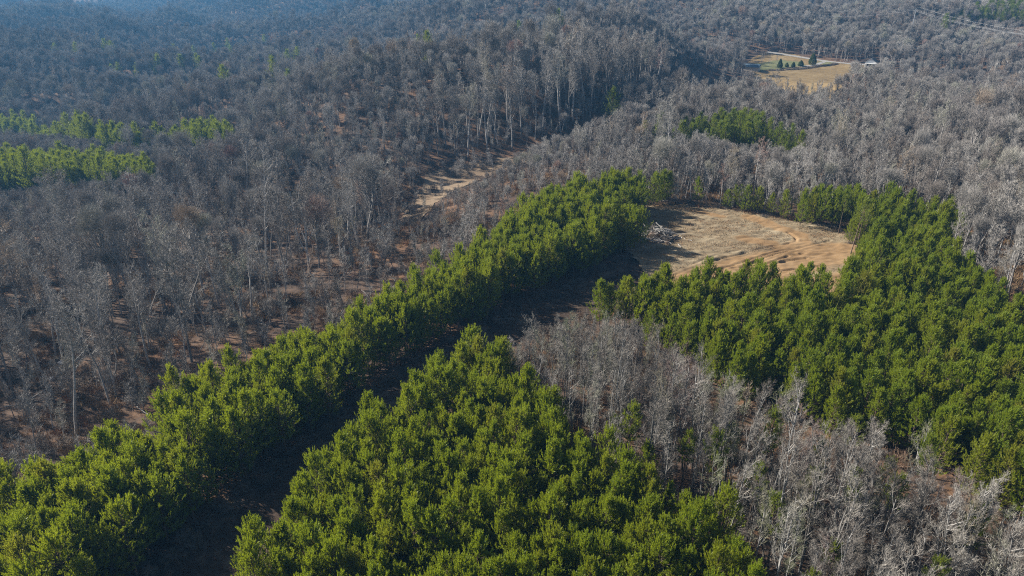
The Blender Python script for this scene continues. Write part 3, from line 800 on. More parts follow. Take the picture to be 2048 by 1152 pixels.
for i in np.argsort(np.where((tu > 0) & (tu < 2048) & (tv > 0) & (tv < 1150), td, 1e9))[:20]:
    copy_tree(random.choice(THIN), 'thin_pine', (TH[i, 0], TH[i, 1], float(terrain(TH[i, 0], TH[i, 1])) - 0.05), random.uniform(0, 6.28), TH[i, 2],
              'thin pale green pine rising among the pale bare trees', 'pine tree', 'thin pines among the pale bare trees')
for nm, P in FARPINE.items():
    x, y = pine_points(P, 2.4 if nm != 'hill' else 4.0, 0.4, 0.4, 1.2)
    if nm == 'band':
        k = vnoise(x / 14, y / 14, 55) > 0.08; x, y = x[k], y[k]
    L = {'band': 'broken band of pines across the left valley woods', 'block': 'solid yellow green block of pines in the left valley',
         'patch': 'dark green patch of evergreens in the bare woods beyond the clearing', 'hill': 'dark green pine stand on the far hill beyond the power line'}[nm]
    scatter('pine_stand', on_ground(x, y), np.clip(rng.normal(1.12 if nm == 'band' else 0.92, 0.16, len(x)), 0.6, 1.6), rng.integers(0, 3, len(x)), [src(p, 'far_pine_shape') for p in FARP], L, 'pine trees', 0.03)
# single pines scattered over the far woods
LONE = [(160, 127), (219, 124), (226, 132), (313, 170), (322, 166), (245, 172), (232, 178), (278, 172), (371, 162), (390, 124), (400, 152), (432, 126), (405, 160), (458, 110), (466, 132), (533, 107),
        (578, 147), (597, 148), (552, 188), (582, 194), (461, 203), (355, 128), (117, 127), (842, 132), (857, 148), (1038, 94), (1105, 90), (1121, 98), (845, 12), (1878, 88), (1220, 262), (70, 400)]
LW = [W(*q) for q in LONE]
for k, ((x, y), q) in enumerate(zip(LW, LONE)):
    where = ('left of the glade' if q[0] < 700 else 'beyond the glade' if q[0] < 1300 else 'behind the pasture')
    copy_tree(random.choice(FARP), 'lone_pine', (x, y, float(terrain(x, y))), random.uniform(0, 6.28), random.uniform(1.4, 1.9),
              'single yellow green pine standing out of the bare woods far ' + where, 'pine tree', 'single pines in the far woods ' + where)

# ------------------------------------------------------------------ bare trees
BLOCKED = [(FARPINE['band'], 0.5), (STRIP, 0.6), (BLOCK, 0.8), (RIGHT, 0.6), (CLEAR, 1.0), (TRACK, 0.5), (GLADE, 1.0), (PASTURE, 2.0), (FARPINE['block'], 1.0), (FARPINE['patch'], 0.0)] + [(f, 2.0) for f in FIELDS]
def free(x, y):
    k = np.ones(len(x), bool)
    for P, mg in BLOCKED:
        ins = inside(P, x, y)
        k &= ~ins
        if mg:
            near = k & (x > P[:, 0].min() - mg) & (x < P[:, 0].max() + mg) & (y > P[:, 1].min() - mg) & (y < P[:, 1].max() + mg)
            idx = np.where(near)[0]
            if len(idx): k[idx[edge_dist(P, x[idx], y[idx]) < mg]] = False
    return k
def in_view(x, y, m=0.16, pad=25.0):
    return (np.abs(x) < (0.72 + m) * np.maximum(y, 20) * 1.05 + pad) & (y > 18)

bt = []   # x, y, scale, kind, proto index
# pale bare wood at the lower right
x, y = pine_points(DWOOD, 2.75, 0.48, 0.2, 0.8)
k = ~inside(RIGHT, x, y) & ~inside(BLOCK, x, y)
for a, b in zip(x[k], y[k]): bt.append((a, b, rng.uniform(0.72, 1.08), 'pale', rng.integers(0, len(PALE))))
for q, s, pi in [((1940, 530), 1.15, 5), ((1962, 520), 1.2, 2), ((2025, 515), 1.2, 5), ((1990, 580), 0.8, 3), ((1925, 500), 0.9, 2), ((1975, 505), 0.95, 3), ((2010, 540), 0.9, 0), ((1945, 490), 0.9, 2), ((2050, 560), 1.0, 1),
                 ((1388, 955), 1.05, 0), ((1440, 960), 1.0, 4), ((1190, 790), 0.95, 4), ((1330, 935), 1.0, 1), ((1345, 900), 1.0, 0), ((1600, 1140), 1.05, 2), ((1655, 1120), 0.95, 0)]:
    a, b = W(*q); bt.append((a, b, s, 'pale', pi))
# left and far woods
x, y = jgrid(-1500, 1300, 30, 1750, 4.9, 0.5, 0.5)
k = in_view(x, y) & (y > 47) & ((np.hypot(x, y) > 260) | (rng.uniform(0, 1, len(x)) < 0.76)); x, y = x[k], y[k]
k = free(x, y); x, y = x[k], y[k]
k = ~inside(DWOOD, x, y); x, y = x[k], y[k]
es = edge_dist(STRIP, x, y)
leftside = (x / np.maximum(y, 1) < 0.2) & (y < 230)
nearband = leftside & (es < 16) & (y < 215)
dens = vnoise(x / 30, y / 30, 61)
u_, v_, d_ = project(x, y, terrain(x, y))
scrub = (leftside & (es < 34) & (u_ > 560)) | nearband
k = np.where(scrub, rng.uniform(0, 1, len(x)) < 0.24, rng.uniform(0, 1, len(x)) < np.where(leftside & (es < 55) & (u_ < 700) & (v_ > 560), 0.34 + 0.35 * dens, np.where(d_ < 330, 0.62 + 0.45 * dens, 0.95)))
for a, b, sc, d in zip(x[k], y[k], scrub[k], d_[k]):
    if sc: bt.append((a, b, rng.uniform(0.75, 1.5), 'sapling', rng.integers(0, len(SAPL))))
    else: bt.append((a, b, 0.0, 'woods', rng.integers(0, len(BARE))))
x, y = jgrid(-1100, 1000, 180, 1100, 6.0, 0.5, 0.9)
k = in_view(x, y) & free(x, y) & ~inside(DWOOD, x, y); x, y = x[k], y[k]
for a, b in zip(x, y): bt.append((a, b, rng.uniform(0.30, 0.52), 'under', rng.integers(0, len(BARE))))
# saplings between: scrub along the strip and under the woods
x, y = jgrid(-200, 130, 47, 330, 3.6, 0.5, 0.1)
k = in_view(x, y) & free(x, y) & ~inside(DWOOD, x, y); x, y = x[k], y[k]
es = edge_dist(STRIP, x, y); k = rng.uniform(0, 1, len(x)) < np.where(es < 40, 0.48, 0.3)
for a, b in zip(x[k], y[k]): bt.append((a, b, rng.uniform(0.6, 1.35), 'sapling', rng.integers(0, len(SAPL))))
# pole-sized trees close behind the clearing
x, y = jgrid(-10, 260, 140, 330, 3.6, 0.48, 0.3)
k = in_view(x, y) & free(x, y) & (y > 150 + 0.15 * x) & (x > 0.16 * y - 10); x, y = x[k], y[k]
for a, b in zip(x, y): bt.append((a, b, rng.uniform(0.6, 0.9), 'pole', rng.integers(0, 3)))

def high_point(px, py, h, t0=200.0):
    """the point on a pixel's ray that hangs h over the ground"""
    v = ray(px, py); t = t0
    while t < 1500 and CAM_H + v[2] * t - float(terrain(v[0] * t, v[1] * t)) > h: t += 2
    return np.array([v[0] * t, v[1] * t, CAM_H + v[2] * t]), t
(TA_, ta), (TB_, tb), (TD_, td_) = high_point(2330, 84, 20), high_point(1832, 20, 23), high_point(1478, 1, 21)
LINE = (TA_, TB_, TD_)
B = np.array([(q[0], q[1]) for q in bt]); kinds = np.array([q[3] for q in bt]); pidx = np.array([q[4] for q in bt]); bs = np.array([q[2] for q in bt])
bz = terrain(B[:, 0], B[:, 1])
big = 0.58 + 0.48 * vnoise(B[:, 0] / 32, B[:, 1] / 32, 71) + rng.normal(0, 0.13, len(B)) + np.where(rng.uniform(0, 1, len(B)) < 0.08, 0.28, 0)
bright_side = sstep(0.05, 0.25, B[:, 0] / np.maximum(B[:, 1], 1))
big *= 1 - 0.16 * bright_side
big *= np.where(np.hypot(B[:, 0], B[:, 1]) > 260, 0.84, 1.0)
inw = inside(WALL, B[:, 0], B[:, 1])
big = np.where(inw, rng.uniform(1.12, 1.38, len(B)), big)
pidx = np.where((kinds == 'woods') & (np.hypot(B[:, 0], B[:, 1]) < 150), pidx % 7, pidx)
pidx = np.where(inw & (kinds == 'woods'), np.array([0, 1, 3, 6])[pidx % 4], pidx)
bs = np.where(kinds == 'woods', np.clip(big, 0.42, 1.45), bs)
HT = {'under': 17, 'pale': 14, 'woods': 19, 'sapling': 7, 'pole': 13}
hts = np.array([HT[k] for k in kinds]) * bs
# low growth in front of the openings and stands that stay in sight over the tree tops
def crosses(P, x, y):
    r = np.zeros(len(x), bool)
    for t in np.linspace(0.05, 0.995, 40): r |= inside(P, x * t, y * t)
    return r
SIGHT = [(PASTURE, [(1490, 140), (1500, 118), (1530, 102), (1600, 108), (1690, 122), (1680, 138), (1630, 147), (1560, 150), (1510, 145)]),
         (FARPINE['band'], [(-50, 232), (60, 246), (200, 262), (330, 273), (430, 254), (470, 262), (465, 272), (330, 280), (200, 277), (60, 266), (-50, 256)]),
         (FARPINE['block'], [(-50, 306), (150, 308), (300, 322), (306, 336), (230, 348), (150, 358), (60, 372), (-50, 378)]),
         (FARPINE['patch'], [(1330, 262), (1380, 247), (1440, 236), (1490, 234), (1540, 258), (1595, 288), (1585, 296), (1500, 292), (1440, 276), (1380, 266)]),
         (GLADE, [(800, 452), (822, 415), (850, 392), (905, 378), (872, 410), (836, 452)]),
         (GLADE, [(850, 400), (862, 352), (905, 332), (1020, 314), (985, 342), (905, 378)]),
         (FARPINE['hill'], [(1920, 30), (1945, 20), (1995, 6), (2060, 2), (2060, 38), (1990, 36), (1940, 36)]),
         (TRACK, [(1290, 515), (1090, 596), (880, 690), (830, 735), (900, 705), (1060, 652), (1160, 616), (1300, 575)]),
         (CLEAR, [(1302, 412), (1560, 442), (1690, 470), (1720, 500), (1700, 540), (1440, 525), (1290, 545)]),
         (RIGHT, [(1176, 600), (1200, 568), (1440, 527), (1700, 542), (1730, 520), (1640, 452), (1596, 392), (1750, 382), (1900, 405), (1888, 482), (2060, 600), (2060, 960), (1960, 945), (1900, 910), (1830, 850), (1760, 825), (1700, 845),
                  (1640, 830), (1600, 780), (1520, 760), (1440, 745), (1390, 690), (1290, 645), (1180, 625)]),
         (BLOCK, [(640, 915), (780, 772), (900, 700), (1000, 690), (1010, 742), (1100, 778), (1120, 812), (1108, 880), (1190, 920), (1285, 900), (1325, 965), (1420, 1015), (1465, 1085), (1490, 1160), (420, 1160)])]
SIGHT.append((WALL, [(880, 250), (1000, 215), (1235, 190), (1240, 212), (1110, 268), (1045, 296), (905, 326), (868, 334)]))
SIGHT.append((np.concatenate([FIELDS[0]]), [(200, 83), (260, 79), (360, 80), (365, 83)]))
SIGHT.append((np.concatenate([FIELDS[1]]), [(762, 98), (790, 92), (835, 93), (830, 98)]))
SIGHT.append((PASTURE, [(1730, 112), (1755, 112), (1755, 134), (1730, 134)]))
_, _, depB = project(B[:, 0], B[:, 1], bz)
SIGHT += [(tb + 12, [(1826, 17), (1838, 17), (2056, 46), (2056, 58), (1940, 42), (1826, 24)]), (td_ - 60, [(1500, -2), (1830, 14), (1830, 20), (1500, 6)])]
for P, px in SIGHT:
    px = np.array(px, float)
    behind = depB > P if np.isscalar(P) else crosses(P, B[:, 0], B[:, 1])
    for it in range(7):
        hit = np.zeros(len(B), bool)
        for fz in (0.2, 0.4, 0.6, 0.8, 0.97):
            for dx in (-0.14, 0, 0.14):
                uu, vv, _ = project(B[:, 0] + dx * hts, B[:, 1], bz + fz * hts)
                hit |= inside(px, uu, vv)
        hit &= ~behind
        if it == 6: bs = np.where(hit, 0, bs)
        else: bs = np.where(hit, bs * 0.8, bs)
        hts = np.array([HT[k] for k in kinds]) * bs
ok = bs > np.where(kinds == 'sapling', 0.3, np.where(kinds == 'woods', 0.34, 0.24))
B, kinds, pidx, bs, bz, hts = B[ok], kinds[ok], pidx[ok], bs[ok], bz[ok], hts[ok]
u, v, dep = project(B[:, 0], B[:, 1], bz + 0.6 * hts)
vis = (u > -20) & (u < 2068) & (v > -20) & (v < 1190)
# rank by how large each shows; saplings are left to the thicket
ordr = np.argsort(-np.where(vis & (kinds != 'sapling') & (kinds != 'pole') & (kinds != 'under'), hts / dep, 0))[:300]
cho = np.zeros(len(B), bool); cho[ordr] = True
cnt = {}
for i in ordr:
    pale = kinds[i] == 'pale'
    if pale and u[i] > 1850 and v[i] < 620:
        lab, grp = 'large pale barked bare tree beyond the corner of the large pine block', 'pale bare trees beyond the pine block'
    elif pale:
        lab, grp = 'pale leafless tree in the middle of the bare wood between the two pine blocks', 'pale bare trees between the pine blocks'
        if v[i] < 760: lab, grp = 'slim pale leafless tree at the track end of the bare wood between pine blocks', 'slim pale trees at the track end'
        elif u[i] > 1640: lab, grp = 'tall pale leafless tree filling the lower right corner below the large pine block', 'tall pale trees of the lower right corner'
    else:
        es_ = float(edge_dist(STRIP, B[i:i + 1, 0], B[i:i + 1, 1])[0])
        if es_ < 30: lab, grp = 'grey leafless tree close behind the long pine strip', 'bare trees close behind the strip'
        else: lab, grp = 'tall grey leafless tree in the shadowed left valley woods', 'bare trees of the left valley'
        if u[i] > 1150: lab, grp = 'grey leafless tree in the woods behind or beside the clearing', 'bare trees around the clearing'
    pr = (PALE if pale else BARE)[pidx[i]]
    copy_tree(pr, 'bare_tree', (B[i, 0], B[i, 1], bz[i]), random.uniform(0, 6.28), bs[i], lab, 'bare tree', grp, 0.03)
# the rest in one mass: near ones with fine twigs, far ones with coarse
src_list = [src(p, 'bare_shape') for p in BARE] + [src(p, 'pale_shape') for p in PALE] + [src(p, 'far_bare_shape') for p in FAR]
nB, nP = len(BARE), len(PALE)
pole_idx = np.array([nB + 0, nB + 4, nB + 1])
distc = np.hypot(B[:, 0], B[:, 1])
gi_ = np.where(kinds == 'pale', nB + pidx, np.where((kinds == 'woods') | (kinds == 'under'), np.where((distc + rng.uniform(-60, 60, len(B)) < 230) | (inside(WALL, B[:, 0], B[:, 1]) & (kinds == 'woods')), pidx, nB + nP + np.where(vnoise(B[:, 0] / 55, B[:, 1] / 55, 33) + rng.normal(0, 0.13, len(B)) > 0.56, 4 + pidx % 2, (pidx + (np.abs(B[:, 0]) * 7).astype(int)) % 4)), 0))
# slim trees behind the clearing are grey barked: narrow grey shapes
POLE = [make_bare(14, 0.40, 0.17, 13, 4, 5, 4, 81, 'bark', 'twig', 0.26, 0.6, 0.06, 0.045, 0.10), make_bare(15, 0.46, 0.16, 12, 4, 5, 4, 82, 'bark', 'twig', 0.28, 0.55, 0.06, 0.045, 0.10), make_bare(12, 0.36, 0.2, 12, 4, 5, 4, 83, 'bark', 'twig', 0.24, 0.65, 0.08, 0.045, 0.10)]
rng = np.random.default_rng(78)
src_list += [src(p, 'pole_shape') for p in POLE]
fine = (kinds == 'woods') & (gi_ >= nB + nP) & (rng.uniform(0, 1, len(B)) < np.where(distc < 450, 0.5, 0.3))
gi_ = np.where(fine, pidx % 7, gi_)
gi_ = np.where(kinds == 'pole', nB + nP + 6 + pidx % 3, gi_)
rest = (~cho) & (kinds != 'sapling')
scatter('bare_woods', np.stack([B[rest, 0], B[rest, 1], bz[rest]], 1), bs[rest], gi_[rest], src_list, 'grey leafless woods covering the valley and the far hills', 'woods', 0.05)
sp = kinds == 'sapling'
tx, ty = jgrid(DWOOD[:, 0].min(), DWOOD[:, 0].max(), 46, DWOOD[:, 1].max(), 1.75, 0.5, 0.6)
k = inside(DWOOD, tx, ty) & ~inside(RIGHT, tx, ty) & ~inside(BLOCK, tx, ty) & in_view(tx, ty); tx, ty = tx[k], ty[k]
THK = [make_bare(6, 0.15, 0.15, 12, 4, 4, 3, 91, 'bark_pale', 'twig_pale', 0.3, 0.5, 0.06, 0.024, 0.06), make_bare(7, 0.2, 0.13, 12, 4, 4, 3, 92, 'bark_pale', 'twig_pale', 0.3, 0.5, 0.06, 0.024, 0.06), make_bare(5, 0.12, 0.2, 12, 4, 4, 3, 93, 'bark_pale', 'twig_pale', 0.25, 0.6, 0.08, 0.024, 0.05)]
rng = np.random.default_rng(86)
scatter('thicket', on_ground(tx, ty), rng.uniform(0.25, 0.65, len(tx)), rng.integers(0, 3, len(tx)), [src(p, 'thicket_shape') for p in THK], 'soft grey thicket of slender stems under the pale bare trees', 'thicket', 0.08)
scatter('saplings', np.stack([B[sp, 0], B[sp, 1], bz[sp]], 1), bs[sp], pidx[sp] % 3, [src(p, 'sapling_shape') for p in SAPL], 'thicket of leafless saplings behind the pine strip', 'saplings', 0.12)
# undergrowth and dry grass
x, y = jgrid(-230, 160, 46, 330, 2.3, 0.5, 0.7)
k = in_view(x, y) & free(x, y); x, y = x[k], y[k]
dn = vnoise(x / 8, y / 8, 90)
k = rng.uniform(0, 1, len(x)) < np.where(inside(DWOOD, x, y), 0.95, np.where(dn > 0.45, 0.8, 0.25)); x, y = x[k], y[k]
scatter('undergrowth', on_ground(x, y), rng.uniform(0.5, 1.25, len(x)), rng.integers(0, 3, len(x)), [src((b,), 'bush_shape') for b in BUSH], 'brown leafless undergrowth beneath the bare trees', 'undergrowth', 0.15)
x, y = jgrid(-200, 160, 35, 260, 1.5, 0.5, 0.2)
k = in_view(x, y) & free(x, y); x, y = x[k], y[k]
es = edge_dist(STRIP, x, y)
dn = vnoise(x / 7, y / 7, 93) + np.where(es < 9, 0.22, np.where(es < 40, 0.07, 0))
k = dn > 0.62; x, y = x[k], y[k]
scatter('dry_grass', on_ground(x, y), rng.uniform(0.5, 1.2, len(x)), rng.integers(0, 2, len(x)), [src((b,), 'tuft_shape') for b in TUFT], 'tawny dry grass in the openings behind the pine strip', 'grass', 0.15)
x, y = jgrid(20, 110, 120, 200, 0.8, 0.5, 0.2)
k = inside(CLEAR, x, y) & ~inside(RIGHT, x, y); x, y = x[k], y[k]
k = (clear_dirt(x, y) < 0.42) & (vnoise(x / 2.5, y / 1.0, 97) > 0.38); x, y = x[k], y[k]
STUB = [make_tuft(5, 0.28, 26), make_tuft(6, 0.22, 30)]
rng = np.random.default_rng(83)
scatter('stubble', np.stack([x, y, terrain(x, y) + clear_h(x, y)], 1), rng.uniform(0.6, 1.4, len(x)), rng.integers(0, 2, len(x)), [src((b,), 'tuft_shape') for b in STUB], 'short tan stubble over the grassy part of the clearing', 'stubble', 0.3)
tp = rng.uniform(0, 1, (260, 1)); seg = rng.integers(0, 10, 260)
e0, e1 = TRACK[seg], TRACK[seg + 1]
tb_ = e0 + (e1 - e0) * tp + np.abs(rng.normal(0, 1.3, (260, 1))) * np.array([[0.74, -0.67]])
scatter('slash', on_ground(tb_[:, 0], tb_[:, 1]), rng.uniform(0.25, 0.75, 260), rng.integers(0, 4, 260), [src((b,), 'bush_shape') for b in BUSH] + [src((TUFT[0],), 'tuft_shape')], 'grey twigs and weeds along the shaded side of the track', 'weeds', 0.5)
# scrub in the valley opening
x, y = jgrid(GLADE[:, 0].min(), GLADE[:, 0].max(), GLADE[:, 1].min(), GLADE[:, 1].max(), 2.2, 0.5, 0.2)
k = inside(GLADE, x, y) & (vnoise(x / 9, y / 6, 44) > 0.5); x, y = x[k], y[k]
scatter('scrub', on_ground(x, y), rng.uniform(0.4, 1.5, len(x)), rng.integers(0, 4, len(x)), [src((b,), 'bush_shape') for b in BUSH] + [src(SAPL[1], 'sapling_shape')], 'brown scrub growing in the straw coloured valley opening', 'scrub', 0.2)
# rim of weeds round the clearing
rim = []
for a, b in zip(CLEAR[:7], CLEAR[1:8]):
    for t in np.linspace(0, 1, 40): rim.append(a + (b - a) * t + rng.normal(0, 0.9, 2))
rim = np.array(rim)
scatter('weeds', on_ground(rim[:, 0], rim[:, 1]), rng.uniform(0.4, 1.1, len(rim)), rng.integers(0, 3, len(rim)), [src((BUSH[2],), 'bush_shape'), src((TUFT[0],), 'tuft_shape'), src((TUFT[1],), 'tuft_shape')],
        'rim of brown weeds round the back of the clearing', 'weeds', 0.15)

# ------------------------------------------------------------------ logs
def log_mesh(L, r, bend, seed, mat, stubs=3):
    global rng
    rng = np.random.default_rng(2000 + seed)
    g = Geo(); K = 6
    pl = polyl(np.array([[-L / 2, 0, 0.0]]), np.array([[1.0, 0, 0]]), np.array([L]), K, 0, bend)
    g.lines(pl, r, r * 0.55, 8)
    for p, rr, s in ((pl[0, 0], r, -1), (pl[0, -1], r * 0.55, 1)):
        g.tubes([p], [p + np.array([0.02 * s, 0, 0])], [rr], [0.004], 8)
    if stubs:
        st = sprout(pl, stubs, 0.15, 0.95, 0.9, np.array([0.8]), 2, 0, 0.15)
        g.lines(st, r * 0.35, r * 0.15, 5)
    return g.mesh('log', M[mat], True)
LOGS = [log_mesh(4.6, 0.11, 0.06, 1, 'log'), log_mesh(3.6, 0.09, 0.10, 2, 'log', 4), log_mesh(5.4, 0.14, 0.04, 3, 'log'), log_mesh(2.8, 0.08, 0.12, 4, 'log', 2)]
DLOGS = [log_mesh(6.8, 0.24, 0.03, 5, 'log_dark', 2), log_mesh(5.6, 0.2, 0.04, 6, 'log_dark', 3)]
rng = np.random.default_rng(79)
hx, hy = HEAP
random.seed(9)
for k in range(110):
    o = link('log', random.choice(LOGS))
    a, b = random.gauss(-1.0, 2.0), random.gauss(1.2, 1.8)
    lay = random.random()
    o.location = (hx + a, hy + b + 0.6, float(terrain(hx, hy)) + 0.25 + lay * max(0.25, 3.0 - 0.6 * math.hypot(a, b - 1)))
    o.rotation_euler = (0, random.gauss(0.0, 0.30), R(random.gauss(-42, 38)))
    o.scale = [random.uniform(0.55, 1.0)] + [random.uniform(0.8, 1.5)] * 2
    tag(o, 'weathered pale log in the heap at the left edge of the clearing', 'log', 'pale logs of the heap by the clearing')
for k in range(8):
    o = link('felled_trunk', DLOGS[k % 2])
    o.location = (hx + 0.6 + random.gauss(0, 0.5), hy - 1.3 + random.gauss(0, 0.45), float(terrain(hx, hy)) + 0.3 + 0.2 * (k // 2))
    o.rotation_euler = (0, random.gauss(-0.05, 0.05), R(random.gauss(24, 8)))
    tag(o, 'dark felled trunk on the near side of the pale log heap', 'log', 'dark trunks of the heap by the clearing')
bp = np.stack([hx + rng.normal(-0.4, 1.9, 46), hy + rng.normal(0.6, 1.6, 46)], 1)
scatter('slash', np.stack([bp[:, 0], bp[:, 1], terrain(bp[:, 0], bp[:, 1]) + rng.uniform(0.1, 1.3, 46)], 1), rng.uniform(0.5, 1.0, 46), rng.integers(0, 3, 46), [src((b,), 'bush_shape') for b in BUSH], 'grey slash and twigs caught in the log heap', 'slash', 0.9)
FALL = [((370, 650), 0, 8.5, 'long straight white fallen trunk lying level in the brown left opening'), ((520, 655), -55, 5.0, 'short white broken trunk lying slanted near the strip'),
        ((72, 800), 40, 6.0, 'pale fallen trunk slanting up behind the strip at far left'), ((45, 812), 10, 5.0, 'pale fallen branch below the slanting trunk at far left'),
        ((285, 822), -38, 7.0, 'grey fallen trunk pointing at the strip corner'), ((130, 742), 70, 3.0, 'short pale log beside the flat pale stones'), ((1008, 640), 20, 4.0, 'grey fallen branch on the shaded track edge'),
        ((730, 590), -60, 4.5, 'white fallen trunk tilted just behind the strip'), ((870, 470), -50, 4.0, 'thin white log in the scrub behind the strip'), ((1085, 362), -55, 6.0, 'white leaning dead trunk behind the top of the strip'),
        ((1325, 404), -10, 5.0, 'pale fallen branch behind the back edge of the clearing'),]
for k, (q, a, L, lab) in enumerate(FALL):
    me = log_mesh(L, 0.13 if L > 5 else 0.10, 0.05, 100 + k, 'log', 3)
    x, y = W(*q)
    o = link('fallen_trunk', me, loc=(x, y, float(terrain(x, y)) + 0.35)); o.rotation_euler = (0, random.gauss(-0.06, 0.04), R(a)); tag(o, lab, 'fallen trunk')
rng = np.random.default_rng(80)

# ------------------------------------------------------------------ small things
def prism(g, ring, z0, z1):
    """closed upright prism on a ring of xy points"""
    n = len(ring)
    v = [(x, y, z0) for x, y in ring] + [(x, y, z1) for x, y in ring]
    f = []
    for i in range(n):
        j = (i + 1) % n; f += [(i, j, j + n), (i, j + n, i + n)]
    for i in range(1, n - 1): f += [(0, i + 1, i), (n, n + i, n + i + 1)]
    g.add(v, f)
def box(g, x0, x1, y0, y1, z0, z1): prism(g, [(x0, y0), (x1, y0), (x1, y1), (x0, y1)], z0, z1)
def gable(g, x0, x1, y0, y1, z0, z1, t=0.15, ov=0.4):
    """roof of two sloping slabs, ridge along y"""
    xm = (x0 + x1) / 2
    for s in (-1, 1):
        xe = xm + s * ((x1 - x0) / 2 + ov); ze = z0 - ov * (z1 - z0) / ((x1 - x0) / 2)
        a = [(xm, y0 - ov, z1), (xe, y0 - ov, ze), (xe, y1 + ov, ze), (xm, y1 + ov, z1)]
        v = a + [(p[0], p[1], p[2] + t) for p in a]
        g.add(v, [(0, 1, 2), (0, 2, 3), (4, 6, 5), (4, 7, 6), (0, 4, 5), (0, 5, 1), (1, 5, 6), (1, 6, 2), (2, 6, 7), (2, 7, 3), (3, 7, 4), (3, 4, 0)])
def geo_obj(name, fn, mat, parent=None):
    g = Geo(); fn(g); return link(name, g.mesh(name, M[mat]), parent)

def house(q, rz, w, d, h, rise, wall, roof, label, cat='house', name='house', wins=True):
    x, y = W(*q)
    r = tag(empty(name, (x, y, float(terrain(x, y)) + 0.1), rz), label, cat)
    def walls(g):
        box(g, -w / 2, w / 2, -d / 2, d / 2, -0.6, h)
        for yy in (-d / 2, d / 2 - 0.12):
            v = [(-w / 2, yy, h), (w / 2, yy, h), (0, yy, h + rise), (-w / 2, yy + 0.12, h), (w / 2, yy + 0.12, h), (0, yy + 0.12, h + rise)]
            g.add(v, [(0, 1, 2), (3, 5, 4), (0, 2, 5), (0, 5, 3), (1, 4, 5), (1, 5, 2)])
    geo_obj('wall', walls, wall, r)
    geo_obj('roof', lambda g: gable(g, -w / 2, w / 2, -d / 2, d / 2, h + 0.05, h + rise + 0.05), roof, r)
    if wins:
        for cx in (-w * 0.28, w * 0.28):
            wo = geo_obj('window', lambda g: box(g, cx - 0.6, cx + 0.6, -d / 2 - 0.05, -d / 2 + 0.02, 1.0, 2.2), 'white', r)
            geo_obj('pane', lambda g: box(g, cx - 0.5, cx + 0.5, -d / 2 - 0.07, -d / 2, 1.08, 2.12), 'glass', wo)
        geo_obj('door', lambda g: box(g, -0.5, 0.5, -d / 2 - 0.06, -d / 2 + 0.02, 0.0, 2.1), 'glass', r)
        def porch(g):
            box(g, -w / 2, w / 2, -d / 2 - 2.0, -d / 2 - 0.08, 2.45, 2.6)
            for cx in (-w / 2 + 0.1, 0.9, w / 2 - 0.1): box(g, cx - 0.07, cx + 0.07, -d / 2 - 1.95, -d / 2 - 1.8, 0, 2.45)
        geo_obj('porch', porch, 'white', r)
    return r
house((1742, 134), R(-32), 6.5, 8, 2.9, 2.3, 'white', 'roofgrey', 'small white gabled house at the end of the gravel road')
house((1503, 141), R(60), 6, 9, 2.4, 1.2, 'brick', 'blue', 'low shed with a blue metal roof at the left end of the lawn', 'shed', 'shed', False)
house((2027, 142), R(-20), 6, 8, 2.6, 1.6, 'white', 'steel', 'pale cottage half hidden in the woods at the right edge', wins=False)
house((2046, 145), R(30), 5, 6, 2.4, 1.3, 'white', 'roofgrey', 'second pale outbuilding in the woods at the right edge', 'shed', 'shed', False)

def make_cedar(H, wide, seed):
    global rng
    rng = np.random.default_rng(3000 + seed)
    tr, cr = Geo(), Geo()
    tr.lines(polyl(np.array([[0, 0, -0.3]]), np.array([[0, 0, 1.0]]), np.array([H * 0.95]), 4, 0.3, 0.02), 0.16, 0.02, 6)
    n = int(700 * wide)
    t = rng.uniform(0, 1, n) ** 0.8; prof = np.where(t < 0.25, 0.75 + t, (1 - t) ** 0.75 / 0.75 ** 0.75)
    a = rng.uniform(0, 6.28, n); rr = wide * prof * np.sqrt(rng.uniform(0.3, 1, n))
    p = np.stack([rr * np.cos(a), rr * np.sin(a), 0.15 * H * 0.3 + t * H * 0.93], 1)
    st = np.stack([0 * a, 0 * a, p[:, 2] - 0.3], 1)
    pl = polyl(p, nrm(p - st) + [0, 0, 0.5], np.full(n, 0.5), 2, 0.2, 0.2)
    s = sprout(pl, 8, 0, 1, 0.7, np.full(n, 0.42), 1, 0.1, 0.2)
    cr.blades(s[:, 0], s[:, 1], 0.16)
    return tr.mesh('cedar_trunk', M['pine_bark'], True), cr.mesh('cedar_crown', M['cedar'])
for q, H, wd, lab in [((1559, 137), 5.6, 1.5, 'tall narrow dark cedar first in the row on the lawn'), ((1573, 135), 2.6, 1.0, 'smallest round cedar in the row on the lawn'), ((1586, 135), 3.0, 1.1, 'small round cedar in the middle of the row'),
                      ((1601, 133), 3.4, 1.7, 'low spreading cedar under the small bare lawn tree'), ((1624, 131), 7.4, 2.4, 'largest dark cedar standing at the end of the row')]:
    x, y = W(*q); copy_tree(make_cedar(H, wd, int(q[0])), 'cedar', (x, y, float(terrain(x, y))), 0, 1.0, lab, 'cedar', None, 0.0)
rng = np.random.default_rng(81)
for q, s, lab, pr in [((1521, 133), 0.62, 'spreading bare tree on the lawn near the blue roofed shed', BARE[2]), ((1536, 133), 0.45, 'small bare tree on the lawn beside the spreading one', BARE[4]),
                      ((1601, 124), 0.5, 'rounded bare tree behind the low spreading cedar', BARE[5]), ((1552, 135), 0.36, 'thin bare sapling next to the tall narrow cedar', BARE[1]),
                      ((1692, 124), 0.7, 'reddish bare tree behind the gravel road', BARE[3])]:
    x, y = W(*q); copy_tree(pr, 'lawn_tree', (x, y, float(terrain(x, y))), 1.0, s, lab, 'bare tree', None, 0.0)
